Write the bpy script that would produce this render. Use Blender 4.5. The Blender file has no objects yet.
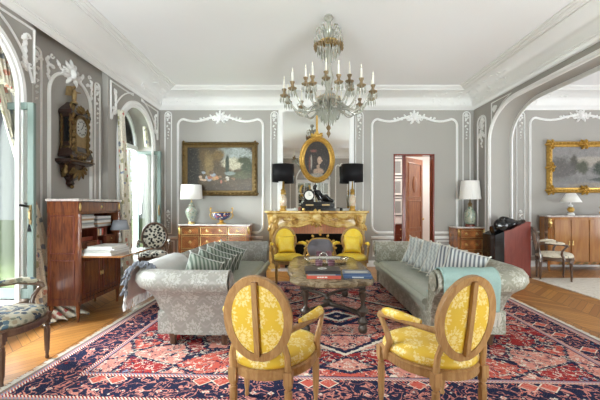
import bpy, math, random
from mathutils import Vector, Matrix
random.seed(7)
PI = math.pi
sc = bpy.context.scene
col = sc.collection

# ---------------------------------------------------------------- camera, world, light, exposure
cam_d = bpy.data.cameras.new('camera'); cam = bpy.data.objects.new('camera', cam_d); col.objects.link(cam)
cam.location = (0, 0, 1.4); cam.rotation_euler = (PI/2, 0, 0)
cam_d.sensor_width = 36; cam_d.lens = 21.6; cam_d.shift_y = 5/600; cam_d.clip_start = .05; cam_d.clip_end = 300
sc.camera = cam
sc.view_settings.view_transform = 'Standard'; sc.view_settings.look = 'None'; sc.view_settings.gamma = 1
sc.view_settings.use_curve_mapping = False
sc.view_settings.exposure = 1.12
w = bpy.data.worlds.new('sky'); sc.world = w; w.use_nodes = True
bg = w.node_tree.nodes['Background']; bg.inputs[0].default_value = (.88, .94, 1.0, 1); bg.inputs[1].default_value = .6
try:
    sc.cycles.max_bounces = 10; sc.cycles.diffuse_bounces = 6; sc.cycles.glossy_bounces = 4
    sc.cycles.transparent_max_bounces = 24; sc.cycles.caustics_reflective = False; sc.cycles.caustics_refractive = False
    sc.cycles.sample_clamp_indirect = 6; sc.cycles.use_denoising = True
except Exception: pass

def area(name, loc, rot, sx, sy, power, color=(1, 1, 1)):
    d = bpy.data.lights.new(name, 'AREA'); d.shape = 'RECTANGLE'; d.size = sx; d.size_y = sy; d.energy = power; d.color = color
    o = bpy.data.objects.new(name, d); o.location = loc; o.rotation_euler = rot; col.objects.link(o); return o
# lamps added out of view to send light through windows and rear openings
FILL_TINT = (.92, .955, 1)
area('added_fill', (-9.2, 2.6, 6.6), (0, -PI/2+.62, 0), 3.4, 10.0, 3500, FILL_TINT)
area('added_fill', (-5.3, 5.15, 2.2), (0, -PI/2+.1, 0), 2.2, 1.4, 300, FILL_TINT)
area('added_fill', (-5.3, .2, 1.2), (0, -PI/2-.25, 0), 2.2, 1.4, 520, FILL_TINT)
area('added_fill', (-5.1, 8.2, 2.9), (0, -PI/2+.3, 0), 2.0, 1.6, 90, FILL_TINT)
area('added_fill', (-2.2, -1.5, .9), (PI/2+.6, 0, 0), 1.6, 2.0, 400, FILL_TINT)
area('added_fill', (3.1, -1.5, .9), (PI/2+.6, 0, 0), 1.6, 2.0, 400, FILL_TINT)
area('added_fill', (6.8, -1.5, .75), (PI/2+.8, 0, 0), 3.6, 1.8, 170, FILL_TINT)
area('added_fill', (10.9, 4.0, 1.0), (0, PI/2+.6, 0), 2.2, 4.6, 230, FILL_TINT)

# ---------------------------------------------------------------- materials
class T:
    """tiny node builder"""
    def __init__(s, name):
        s.m = bpy.data.materials.new(name); s.m.use_nodes = True; s.t = s.m.node_tree; s.n = s.t.nodes; s.l = s.t.links
        s.b = s.n['Principled BSDF']; s.co = None
    def set(s, sock, v):
        if isinstance(v, bpy.types.NodeSocket): s.l.new(v, sock)
        elif isinstance(v, (tuple, list)) and sock.type == 'RGBA': sock.default_value = (v[0], v[1], v[2], 1)
        else: sock.default_value = v
    def xyz(s):
        if s.co is None:
            s.tc = s.n.new('ShaderNodeTexCoord'); s.sp = s.n.new('ShaderNodeSeparateXYZ'); s.l.new(s.tc.outputs['Object'], s.sp.inputs[0]); s.co = s.tc.outputs['Object']
        return s.sp.outputs
    def m_(s, op, a, b=0.0, c=None, clamp=False):
        n = s.n.new('ShaderNodeMath'); n.operation = op; n.use_clamp = clamp
        s.set(n.inputs[0], a); s.set(n.inputs[1], b)
        if c is not None: s.set(n.inputs[2], c)
        return n.outputs[0]
    def comb(s, x, y, z=0.0):
        n = s.n.new('ShaderNodeCombineXYZ'); s.set(n.inputs[0], x); s.set(n.inputs[1], y); s.set(n.inputs[2], z); return n.outputs[0]
    def vscale(s, v, sx, sy, sz):
        n = s.n.new('ShaderNodeVectorMath'); n.operation = 'MULTIPLY'; s.set(n.inputs[0], v); n.inputs[1].default_value = (sx, sy, sz); return n.outputs[0]
    def noise(s, scale, detail=3, vec=None, dist=0.0, rough=.55):
        s.xyz(); n = s.n.new('ShaderNodeTexNoise'); n.inputs['Scale'].default_value = scale; n.inputs['Detail'].default_value = detail
        n.inputs['Roughness'].default_value = rough; n.inputs['Distortion'].default_value = dist
        s.l.new(vec if vec is not None else s.co, n.inputs['Vector']); return n.outputs['Fac']
    def vor(s, scale, vec=None, feat='F1', metric='EUCLIDEAN', rnd=1.0):
        s.xyz(); n = s.n.new('ShaderNodeTexVoronoi'); n.feature = feat
        if feat != 'DISTANCE_TO_EDGE': n.distance = metric
        n.inputs['Scale'].default_value = scale; n.inputs['Randomness'].default_value = rnd
        s.l.new(vec if vec is not None else s.co, n.inputs['Vector']); return n
    def mix(s, f, a, b, mode='MIX'):
        n = s.n.new('ShaderNodeMix'); n.data_type = 'RGBA'; n.blend_type = mode
        s.set(n.inputs[0], f); s.set(n.inputs[6], a); s.set(n.inputs[7], b); return n.outputs[2]
    def ramp(s, f, stops, interp='LINEAR'):
        n = s.n.new('ShaderNodeValToRGB'); n.color_ramp.interpolation = interp; e = n.color_ramp.elements
        while len(e) < len(stops): e.new(.5)
        for i, (p, c) in enumerate(stops): e[i].position = p; e[i].color = (c[0], c[1], c[2], 1)
        s.l.new(f, n.inputs[0]); return n.outputs[0]
    def step(s, v, lo, hi):
        n = s.n.new('ShaderNodeMapRange'); n.interpolation_type = 'SMOOTHSTEP'; s.set(n.inputs[0], v); n.inputs[1].default_value = lo; n.inputs[2].default_value = hi; return n.outputs[0]
    def bump(s, h, strength=.3, dist=.01):
        n = s.n.new('ShaderNodeBump'); n.inputs['Strength'].default_value = strength; n.inputs['Distance'].default_value = dist
        s.l.new(h, n.inputs['Height']); s.l.new(n.outputs[0], s.b.inputs['Normal'])
    def out(s, colr=None, rough=.5, metal=0.0, **kw):
        if not isinstance(rough, bpy.types.NodeSocket) and rough >= .4 and not metal: kw.setdefault('Specular_IOR_Level', .22)
        if colr is not None: s.set(s.b.inputs['Base Color'], colr)
        s.set(s.b.inputs['Roughness'], rough); s.set(s.b.inputs['Metallic'], metal)
        for k, v in kw.items(): s.set(s.b.inputs[k.replace('_', ' ')], v)
        return s.m
def plain(name, c, rough=.5, metal=0.0, var=.06, scale=20, bump=0.0, bs=60, **kw):
    t = T(name); f = t.noise(scale, 3)
    cc = t.mix(f, tuple(x*(1-var) for x in c), tuple(min(1, x*(1+var)) for x in c))
    if bump: t.bump(t.noise(bs, 4), bump, .006)
    return t.out(cc, rough, metal, **kw)
def wood(name, c1, c2, rough=.3, scale=6, axis=2, coat=.3):
    t = T(name); t.xyz()
    sc3 = [6, 6, 6]; sc3[axis] = .7
    v = t.vscale(t.co, *sc3); f = t.noise(scale, 5, v, .8)
    g = t.noise(scale*6, 2, v)
    cc = t.mix(t.step(f, .3, .7), c1, c2); cc = t.mix(t.m_('MULTIPLY', g, .35), cc, tuple(x*.45 for x in c1))
    t.bump(g, .08, .003)
    return t.out(cc, rough, 0, Coat_Weight=coat, Coat_Roughness=.15)
def marquetry(name, c1, c2, k=14, rough=.25):
    """diamond veneer: alternating grain in chevron quarters"""
    t = T(name); X, Y, Z = t.xyz()
    u = t.m_('MULTIPLY', t.m_('ADD', X, Y), 1.0)
    a = t.m_('PINGPONG', t.m_('ADD', u, 10), .13)
    v = t.m_('PINGPONG', t.m_('ADD', Z, 10), .12)
    g = t.m_('SINE', t.m_('MULTIPLY', t.m_('ADD', a, v), k*10))
    n = t.noise(9, 4)
    f = t.m_('ADD', t.m_('MULTIPLY', g, .25), n)
    q = t.step(t.m_('SUBTRACT', t.m_('ADD', a, v), .125), -.01, .01)
    cc = t.mix(t.step(f, .25, .8), c1, c2); cc = t.mix(t.m_('MULTIPLY', q, .35), cc, tuple(x*.5 for x in c1))
    return t.out(cc, rough, 0, Coat_Weight=.5, Coat_Roughness=.1)
def damask(name, base, motif, k=8.0, rough=.5, sheen=.0, thr=.35):
    """woven damask: staggered palmettes in an ogee lattice, mapped by the facing of the surface"""
    t = T(name); X, Y, Z = t.xyz()
    ns = t.n.new('ShaderNodeSeparateXYZ'); t.l.new(t.tc.outputs['Normal'], ns.inputs[0])
    leafn = t.noise(k*5.5, 3); leafm = t.step(leafn, .40, .50)
    nx, ny, nz = [t.m_('ABSOLUTE', o) for o in ns.outputs]
    isx = t.m_('GREATER_THAN', nx, t.m_('MAXIMUM', ny, nz)); isz = t.m_('GREATER_THAN', nz, t.m_('MAXIMUM', nx, ny))
    def sel(f, a, b): return t.m_('ADD', t.m_('MULTIPLY', f, a), t.m_('MULTIPLY', t.m_('SUBTRACT', 1.0, f), b))
    U = sel(isx, Y, X); V = sel(isz, Y, Z)
    wd = 2.3/k; wob = t.m_('MULTIPLY', t.m_('SUBTRACT', t.noise(k*6, 2), .5), .16)
    u = t.m_('ADD', t.m_('DIVIDE', U, wd), 20.0); v = t.m_('ADD', t.m_('DIVIDE', V, wd*1.45), 20.1)
    f = None
    for off in (0.0, .5):
        a = t.m_('SUBTRACT', t.m_('FRACT', t.m_('ADD', u, off)), .5); c = t.m_('SUBTRACT', t.m_('FRACT', t.m_('ADD', v, off)), .5)
        c = t.m_('MULTIPLY', c, 1.25); r = t.m_('SQRT', t.m_('ADD', t.m_('MULTIPLY', a, a), t.m_('MULTIPLY', c, c)))
        th = t.m_('ARCTAN2', t.m_('ABSOLUTE', a), c); pet = t.m_('ADD', t.m_('MULTIPLY', t.m_('COSINE', t.m_('MULTIPLY', th, 7.0)), .5), t.m_('MULTIPLY', t.m_('COSINE', t.m_('MULTIPLY', th, 15.0)), .6))
        lim = t.m_('ADD', .31, t.m_('ADD', t.m_('MULTIPLY', pet, .075), wob))
        m1 = t.step(t.m_('SUBTRACT', lim, r), -.012, .012)
        ringm = t.step(t.m_('ABSOLUTE', t.m_('SUBTRACT', r, t.m_('ADD', .15, t.m_('MULTIPLY', pet, .03)))), .012, .03)
        g = t.m_('MULTIPLY', t.m_('MULTIPLY', m1, ringm), leafm); f = g if f is None else t.m_('MAXIMUM', f, g)
    lat = t.m_('ABSOLUTE', t.m_('ADD', t.m_('MULTIPLY', t.m_('COSINE', t.m_('MULTIPLY', u, 2*PI)), .8), t.m_('COSINE', t.m_('MULTIPLY', v, 2*PI))))
    f = t.m_('MAXIMUM', f, t.m_('MULTIPLY', t.step(t.m_('ADD', lat, wob), .16, .08), (.3 if k < 10 else 0.0)))
    f = t.m_('MULTIPLY', f, .75)
    if thr > .5: f = t.m_('MULTIPLY', f, .35)
    cc = t.mix(f, base, motif); w_ = t.noise(260, 2)
    t.bump(t.m_('ADD', t.m_('MULTIPLY', f, .5), w_), .12, .003)
    r = t.m_('SUBTRACT', rough, t.m_('MULTIPLY', f, .18))
    return t.out(cc, r, 0, Sheen_Weight=sheen)
def stripes(name, c1, c2, k=60, axis='x', rough=.7, zig=False, duty=.0):
    t = T(name); X, Y, Z = t.xyz(); a = {'x': X, 'y': Y, 'z': Z}[axis]
    if zig: a = t.m_('ADD', a, t.m_('MULTIPLY', t.m_('PINGPONG', t.m_('ADD', Y if axis != 'y' else X, 5), .02), .7))
    s = t.m_('SINE', t.m_('MULTIPLY', a, k*2))
    f = t.step(s, duty-.35, duty+.35)
    return t.out(t.mix(f, c1, c2), rough, 0)
def floral(name, base, cols, k=7, th=.26):
    t = T(name); t.xyz(); v = t.vor(k); n = t.noise(k*4, 3)
    d = t.m_('ADD', v.outputs['Distance'], t.m_('MULTIPLY', t.m_('SUBTRACT', n, .5), .5))
    f = t.step(d, th, th-.06)
    sp = t.n.new('ShaderNodeSeparateColor'); t.l.new(v.outputs['Color'], sp.inputs[0])
    N = len(cols); cc = t.ramp(sp.outputs[0], [(i/N, c) for i, c in enumerate(cols)], 'CONSTANT')
    st = t.step(t.m_('ABSOLUTE', t.m_('SUBTRACT', t.noise(k*.9, 2, None, 1.5), .5)), .012, .004)
    b = t.mix(t.m_('MULTIPLY', st, .7), base, cols[-1])
    return t.out(t.mix(f, b, cc), .8, 0)
def glass(name, tint=(1, 1, 1), gl=.12, rough=.02, body=0.0, bc=(.9, .9, .9)):
    t = T(name); n = t.n; n.remove(t.b)
    tr = n.new('ShaderNodeBsdfTransparent'); tr.inputs[0].default_value = (*tint, 1)
    g = n.new('ShaderNodeBsdfGlossy'); g.inputs['Roughness'].default_value = rough
    lw = n.new('ShaderNodeFresnel'); lw.inputs[0].default_value = 1.45
    f = t.m_('ADD', lw.outputs[0], gl, clamp=True)
    mx = n.new('ShaderNodeMixShader'); t.l.new(f, mx.inputs[0]); t.l.new(tr.outputs[0], mx.inputs[1]); t.l.new(g.outputs[0], mx.inputs[2])
    last = mx
    if body:
        d = n.new('ShaderNodeBsdfDiffuse'); d.inputs[0].default_value = (*bc, 1)
        m2 = n.new('ShaderNodeMixShader'); m2.inputs[0].default_value = body; t.l.new(mx.outputs[0], m2.inputs[1]); t.l.new(d.outputs[0], m2.inputs[2]); last = m2
    t.l.new(last.outputs[0], n['Material Output'].inputs[0]); return t.m
def paint(name, base, blobs, noise_k=9, amp=.35, rough=.35, grain=.75):
    """a painted picture; canvas lies in its local x,z plane, coordinates -.5...5 x ratio"""
    t = T(name); X, Y, Z = t.xyz(); n1 = t.m_('MULTIPLY', t.m_('SUBTRACT', t.noise(noise_k, 5), .5), amp)
    n2 = t.m_('MULTIPLY', t.m_('SUBTRACT', t.noise(noise_k*3.3, 4), .5), amp)
    cc = t.mix(t.noise(noise_k*.7, 5), tuple(x*.6 for x in base), tuple(min(1, x*1.5) for x in base))
    for (cx, cz, rx, rz, c, *soft) in blobs:
        s = soft[0] if soft else .25
        dx = t.m_('DIVIDE', t.m_('SUBTRACT', X, cx), rx); dz = t.m_('DIVIDE', t.m_('SUBTRACT', Z, cz), rz)
        d = t.m_('SQRT', t.m_('ADD', t.m_('MULTIPLY', dx, dx), t.m_('MULTIPLY', dz, dz)))
        d = t.m_('ADD', d, t.m_('ADD', n1, n2) if s > .12 else t.m_('MULTIPLY', n2, .5))
        cv = t.mix(t.noise(noise_k*2.3, 3), tuple(x*.65 for x in c), tuple(min(1, x*1.3) for x in c))
        cc = t.mix(t.step(d, 1+s, 1-s), cc, cv)
    gr = t.noise(noise_k*4, 6, None, 1.5, .7); cc = t.mix(t.m_('MULTIPLY', t.step(gr, .62, .30), grain), cc, (.02, .014, .008)); gr2 = t.noise(noise_k*7, 4); cc = t.mix(t.m_('MULTIPLY', t.step(gr2, .58, .75), .25), cc, (.75, .68, .50))
    return t.out(cc, rough)

M = {}
M['wall'] = plain('grey_wall_paint', (.39, .373, .345), .6, var=.02, scale=3)
M['white'] = plain('white_plaster', (.84, .84, .83), .5, var=.02, scale=5)
M['ceil'] = plain('ceiling_plaster', (.90, .905, .92), .7, var=.015, scale=1.2)
M['sage'] = plain('sage_window_paint', (.17, .22, .20), .4, var=.03)
M['frame'] = plain('pale_window_paint', (.72, .74, .73), .4, var=.03)
M['glass'] = glass('window_glass', (.97, 1, .98), .04)
M['leafglass'] = glass('open_casement_glass', (.97, 1, .98), .12)
M['crystal'] = glass('crystal', (.88, .90, .86), .14, .05, .28, (.78, .77, .68))
M['crystal_b'] = glass('amber_crystal', (.7, .6, .45), .2, .1, .6, (.32, .22, .11))
M['candle'] = plain('ivory_candle', (.9, .88, .8), .4)
M['bulb'] = plain('bulb_glass', (.95, .9, .75), .1)
M['mirror'] = plain('mirror_silver', (.83, .85, .82), .015, 1.0, var=.01)
M['gold'] = plain('gilt', (.60, .37, .09), .38, .7, var=.5, scale=30, bump=.5, bs=45)
M['dgold'] = plain('dark_gilt', (.17, .11, .04), .42, .6, var=.55, scale=40, bump=.8, bs=50)
M['brass'] = plain('brass', (.75, .55, .22), .28, 1.0, var=.15)
M['ormolu'] = plain('ormolu', (.13, .08, .028), .38, .75, var=.6, scale=40, bump=.8, bs=60)
M['tortoise'] = plain('tortoiseshell', (.035, .016, .012), .22, var=.6, scale=12)
M['abrass'] = plain('antique_bronze', (.30, .21, .10), .4, .7, var=.4, bump=.4)
M['black'] = plain('black_gloss', (.005, .005, .006), .12, var=.2)
M['blackm'] = plain('black_stone', (.007, .007, .007), .2, var=.3)
M['soot'] = plain('soot', (.012, .011, .010), .9, var=.4)
M['silver'] = plain('silver', (.80, .79, .76), .18, 1.0, var=.06, bump=.1)
M['beech'] = wood('beech_wood', (.38, .20, .08), (.54, .32, .14), .4)
M['giltwood'] = wood('gilded_beech', (.34, .20, .07), (.46, .28, .10), .4)
M['walnut'] = wood('dark_walnut', (.075, .037, .022), (.13, .07, .04), .32)
M['mahog'] = wood('mahogany', (.10, .028, .016), (.24, .075, .026), .22)
M['mahogd'] = wood('dark_mahogany', (.13, .03, .02), (.22, .06, .035), .22)
M['orange'] = wood('red_cedar_wood', (.26, .065, .022), (.48, .17, .05), .3)
M['redpanel'] = wood('rosewood_veneer', (.19, .035, .025), (.25, .05, .035), .25, 3)
M['honey'] = wood('honey_walnut', (.34, .135, .04), (.52, .25, .08), .14, 1.3, coat=.9)
M['marq'] = marquetry('marquetry', (.17, .045, .015), (.58, .22, .06))
M['leg'] = wood('burnished_iron_wood', (.045, .03, .022), (.09, .065, .048), .3)
M['grey_d'] = damask('grey_damask', (.255, .245, .22), (.42, .41, .38), 9.0, .5)
M['green_d'] = damask('olive_grey_damask', (.27, .265, .205), (.50, .49, .42), 9, .45)
M['seat_s'] = damask('seat_satin', (.29, .305, .25), (.36, .375, .32), 9.0, .38, thr=.6)
M['yellow'] = damask('yellow_damask', (.76, .50, .045), (.90, .76, .38), 13.0, .45)
M['yellow2'] = damask('yellow_satin', (.78, .54, .03), (.85, .66, .12), 13.0, .4)
M['greenstripe'] = stripes('sage_stripe', (.30, .33, .28), (.10, .13, .10), 75, 'x')
M['greenstripe2'] = stripes('dark_sage_stripe', (.22, .25, .21), (.07, .09, .07), 75, 'x')
M['greystripe'] = stripes('grey_zigzag_stripe', (.52, .54, .52), (.34, .37, .36), 70, 'x', zig=True)
M['darkstripe'] = stripes('slate_stripe', (.56, .57, .55), (.15, .16, .18), 75, 'x')
M['throw_t'] = plain('aqua_wool', (.31, .44, .41), .95, var=.12, bump=.4, bs=150, scale=90)
M['wool'] = plain('white_wool', (.72, .73, .72), .95, var=.1, bump=.5, bs=120)
M['fringe'] = plain('ivory_fringe', (.60, .57, .50), .9, var=.1)
M['gfringe'] = plain('grey_fringe', (.20, .21, .24), .9, var=.4)
M['curtain'] = floral('floral_chintz', (.76, .72, .60), [(.55, .13, .12), (.25, .30, .40), (.40, .38, .22), (.62, .30, .22), (.20, .22, .25)], 9, .36)
M['tapestry'] = floral('blue_tapestry', (.34, .32, .24), [(.05, .07, .10), (.03, .04, .06), (.15, .15, .11), (.06, .10, .13), (.25, .20, .13)], 20, .56)
M['toile'] = floral('black_and_cream_toile', (.62, .58, .50), [(.02, .02, .02), (.04, .04, .04), (.02, .02, .02)], 18, .50)
M['cream'] = floral('cream_print', (.68, .62, .50), [(.30, .28, .22), (.45, .38, .28)], 14)
M['shade_w'] = plain('white_silk_shade', (.86, .85, .82), .7, var=.03, Transmission_Weight=0.0)
M['shade_g'] = plain('grey_shade', (.22, .23, .25), .7)
M['shade_b'] = plain('black_shade', (.008, .0075, .009), .6)
M['shade_in'] = plain('gold_shade_lining', (.7, .5, .2), .4)
M['paper'] = plain('paper', (.82, .82, .80), .6)
M['paper_g'] = plain('grey_paper', (.55, .56, .53), .6)
M['redbook'] = plain('red_cover', (.60, .10, .06), .35)
M['bluebook'] = plain('blue_cover', (.06, .11, .22), .3)
M['blackbook'] = plain('black_cover', (.03, .03, .035), .3)
M['greybook'] = plain('grey_cover', (.32, .34, .34), .4)
M['kraft'] = plain('tan_cover', (.52, .36, .22), .5)
M['winered'] = stripes('wine_dotted_glass', (.07, .015, .03), (.35, .20, .24), 150, 'z', .15)
def mk():
    t = T('yellow_marble'); n = t.noise(3.2, 5, None, 1.6, .55); n2 = t.noise(9, 4, None, 1.2)
    c = t.ramp(n, [(.30, (.20, .09, .02)), (.43, (.46, .26, .06)), (.55, (.66, .46, .15)), (.75, (.80, .68, .38))])
    c = t.mix(t.step(n2, .62, .74), c, (.30, .15, .05)); return t.out(c, .25)
M['sienna'] = mk()
def mk():
    t = T('brown_marble'); n = t.noise(6, 6, None, 1.6, .7)
    c = t.ramp(n, [(.3, (.045, .028, .015)), (.45, (.14, .095, .05)), (.58, (.30, .23, .14)), (.72, (.10, .06, .03))]); return t.out(c, .22, 0, Specular_IOR_Level=.3)
M['bmarble'] = mk()
def mk():
    t = T('grey_marble'); n = t.noise(9, 6, None, 1.6, .7)
    c = t.ramp(n, [(.3, (.35, .30, .28)), (.5, (.62, .57, .54)), (.7, (.75, .72, .70))]); return t.out(c, .12)
M['gmarble'] = mk()
def mk():
    t = T('terracotta_brick'); X, Y, Z = t.xyz()
    s = t.m_('PINGPONG', t.m_('ADD', X, 5), .03); f = t.step(s, .0035, .0015)
    c = t.mix(t.noise(14, 3), (.55, .22, .12), (.75, .40, .24)); return t.out(t.mix(f, c, (.35, .25, .2)), .8)
M['brick'] = mk()
def porcelain(name, base, cols, k):
    t = T(name); v = t.vor(k); n = t.noise(k*2.2, 3); d = t.m_('ADD', v.outputs['Distance'], t.m_('MULTIPLY', n, .4))
    sp = t.n.new('ShaderNodeSeparateColor'); t.l.new(v.outputs['Color'], sp.inputs[0]); N = len(cols)
    cc = t.ramp(sp.outputs[1], [(i/N, c) for i, c in enumerate(cols)], 'CONSTANT')
    return t.out(t.mix(t.step(d, .62, .54), base, cc), .08, 0, Coat_Weight=.6)
M['porc1'] = porcelain('celadon_porcelain', (.36, .39, .32), [(.16, .24, .18), (.32, .16, .12), (.20, .27, .29)], 26)
M['porc2'] = porcelain('ivory_porcelain', (.66, .56, .40), [(.60, .28, .20), (.45, .40, .28), (.70, .45, .35)], 30)
M['imari'] = porcelain('imari_porcelain', (.035, .05, .15), [(.50, .10, .05), (.70, .66, .58), (.55, .13, .07), (.70, .66, .58)], 24)
M['porc3'] = porcelain('green_chinese_porcelain', (.40, .43, .33), [(.13, .28, .20), (.20, .30, .32), (.10, .18, .16)], 30)

def mk():   # chevron parquet
    t = T('oak_parquet'); X, Y, Z = t.xyz()
    W = .46; cx = t.m_('DIVIDE', t.m_('ADD', X, 40), W); ci = t.m_('FLOOR', cx)
    fr = t.m_('PINGPONG', t.m_('ADD', X, 40), W)
    bd = t.m_('DIVIDE', t.m_('ADD', Y, t.m_('ADD', fr, 40)), .118); bi = t.m_('FLOOR', bd)
    wn = t.n.new('ShaderNodeTexWhiteNoise'); wn.noise_dimensions = '2D'; t.l.new(t.comb(ci, bi), wn.inputs['Vector'])
    g = t.noise(5, 5, t.comb(t.m_('MULTIPLY', t.m_('ADD', Y, fr), 9), t.m_('SUBTRACT', Y, fr), 0.0), .4)
    c = t.mix(wn.outputs['Value'], (.34, .135, .03), (.58, .28, .075))
    c = t.mix(t.m_('MULTIPLY', t.step(g, .35, .75), .5), c, (.28, .12, .03))
    e1 = t.m_('ABSOLUTE', t.m_('SUBTRACT', t.m_('FRACT', bd), .5)); e2 = t.m_('ABSOLUTE', t.m_('SUBTRACT', t.m_('FRACT', cx), .5))
    ln = t.m_('MAXIMUM', t.step(e1, .452, .478), t.step(e2, .482, .494))
    c = t.mix(t.m_('MULTIPLY', ln, .9), c, (.08, .035, .012)); t.bump(t.m_('MULTIPLY', ln, -1), .3, .003)
    return t.out(c, .30, 0, Coat_Weight=.12, Coat_Roughness=.15, Specular_IOR_Level=.35)
M['parquet'] = mk()
def rugmat(name, HX, HY):
    t = T(name); X, Y, Z = t.xyz(); ax = t.m_('ABSOLUTE', X); ay = t.m_('ABSOLUTE', Y)
    wob = t.m_('MULTIPLY', t.m_('SUBTRACT', t.noise(30, 2), .5), .05)
    ax = t.m_('ADD', ax, wob); ay = t.m_('ADD', ay, wob)
    d = t.m_('MINIMUM', t.m_('SUBTRACT', HX, t.m_('ABSOLUTE', X)), t.m_('SUBTRACT', HY, t.m_('ABSOLUTE', Y)))
    RED, COR, NAV, IV, BL, PK = (.36, .03, .03), (.56, .105, .075), (.012, .016, .05), (.74, .66, .55), (.20, .27, .40), (.62, .25, .20)
    def cells(k, stops, thr, vec, met='MANHATTAN', ed=.06):
        v = t.vor(k, vec, 'F1', met); e = t.vor(k, vec, 'DISTANCE_TO_EDGE')
        sp = t.n.new('ShaderNodeSeparateColor'); t.l.new(v.outputs['Color'], sp.inputs[0]); N = len(stops)
        return t.ramp(sp.outputs[0], [(i/N, c) for i, c in enumerate(stops)], 'CONSTANT'), t.step(v.outputs['Distance'], thr+.03, thr-.03), v.outputs['Distance'], t.step(e.outputs['Distance'], .05, .03)
    mv = t.comb(ax, ay); mv2 = t.comb(t.m_('PINGPONG', t.m_('ADD', X, 20), .42), t.m_('PINGPONG', t.m_('ADD', Y, 20), .37))
    dv = t.comb(t.m_('ADD', ax, wob), t.m_('ADD', ay, t.m_('MULTIPLY', wob, -1.4)))
    # field
    f = COR
    c0, m0, d0, e0 = cells(2.6, [COR, PK, COR, RED, PK], .8, dv, 'EUCLIDEAN'); f = t.mix(m0, f, c0); f = t.mix(e0, f, NAV)
    c1, m1, d1, e1 = cells(4.6, [NAV, IV, PK, BL, RED, PK], .27, mv); ring = t.step(t.m_('ABSOLUTE', t.m_('SUBTRACT', d1, .38)), .07, .05)
    f = t.mix(ring, f, NAV); f = t.mix(m1, f, c1)
    c2, m2, d2, e2 = cells(11, [IV, NAV, RED, BL, IV, NAV, PK], .24, dv); f = t.mix(m2, f, c2)
    vine = t.step(t.m_('ABSOLUTE', t.m_('SUBTRACT', t.noise(6.5, 3, mv, 1.2), .5)), .018, .010); f = t.mix(vine, f, NAV)
    c3, m3, d3, e3 = cells(24, [IV, COR, NAV, PK], .20, mv); f = t.mix(m3, f, c3)
    vine2 = t.step(t.m_('ABSOLUTE', t.m_('SUBTRACT', t.noise(10, 3, mv, .8), .47)), .022, .010); f = t.mix(vine2, f, IV)
    # diamonds of the centre
    q = t.m_('ADD', t.m_('MULTIPLY', ax, 1.0), t.m_('MULTIPLY', ay, 1.1))
    for r0, r1, cc in ((1.30, 1.24, IV), (1.24, 1.17, NAV), (.42, .30, NAV), (.24, .17, IV), (.17, .05, NAV)):
        b = t.m_('MULTIPLY', t.step(q, r0+.01, r0), t.step(q, r1, r1+.01)); f = t.mix(b, f, cc)
    # main border
    b0 = NAV; bc, bm, bd_, be_ = cells(5.6, [RED, COR, PK, BL, RED, COR], .42, mv2); b0 = t.mix(bm, b0, bc)
    rg = t.step(t.m_('ABSOLUTE', t.m_('SUBTRACT', bd_, .45)), .05, .03); b0 = t.mix(rg, b0, IV)
    b2, b2m, _, _q = cells(18, [IV, COR, BL, NAV, RED], .32, mv2); b0 = t.mix(b2m, b0, b2)
    vb = t.step(t.m_('ABSOLUTE', t.m_('SUBTRACT', t.noise(9, 3, None, 1.2), .5)), .03, .015); b0 = t.mix(vb, b0, PK)
    def band(cur, a, b, c_):
        m = t.m_('MULTIPLY', t.step(d, a-.003, a+.003), t.step(d, b+.003, b-.003)); return t.mix(m, cur, c_)
    tick = t.step(t.m_('SINE', t.m_('MULTIPLY', t.m_('ADD', X, Y), 230)), -.3, .3)
    g1 = t.mix(tick, RED, IV); g2 = t.mix(tick, BL, PK)
    r = t.mix(t.step(d, .462, .456), f, b0)
    r = band(r, .40, .425, g1); r = band(r, .425, .45, g2); r = band(r, .45, .462, NAV)
    r = band(r, .03, .055, g2); r = band(r, .055, .085, g1); r = band(r, -.1, .03, (.22, .16, .14))
    sp_ = t.noise(170, 3); r = t.mix(t.m_('MULTIPLY', t.step(sp_, .5, .75), .16), r, (.70, .62, .56))
    t.bump(t.noise(300, 2), .3, .004)
    return t.out(r, 1.0, 0, Specular_IOR_Level=.05)
M['rug'] = rugmat('persian_rug', 2.62, 2.05)
def mk():
    t = T('cream_rug'); n = t.noise(8, 6, None, 1.0); n2 = t.noise(45, 3)
    c = t.ramp(n, [(.3, (.60, .54, .45)), (.5, (.78, .74, .66)), (.7, (.62, .56, .48))]); t.bump(n2, .3, .005); return t.out(c, .95)
M['creamrug'] = mk()
M['grass'] = plain('lawn_grass', (.30, .38, .16), .9, var=.3, scale=2)
M['birch'] = plain('birch_bark', (.72, .68, .60), .8, var=.25, scale=6)
M['leafy'] = plain('pale_foliage', (.62, .66, .45), .8, var=.35, scale=5)

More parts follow.
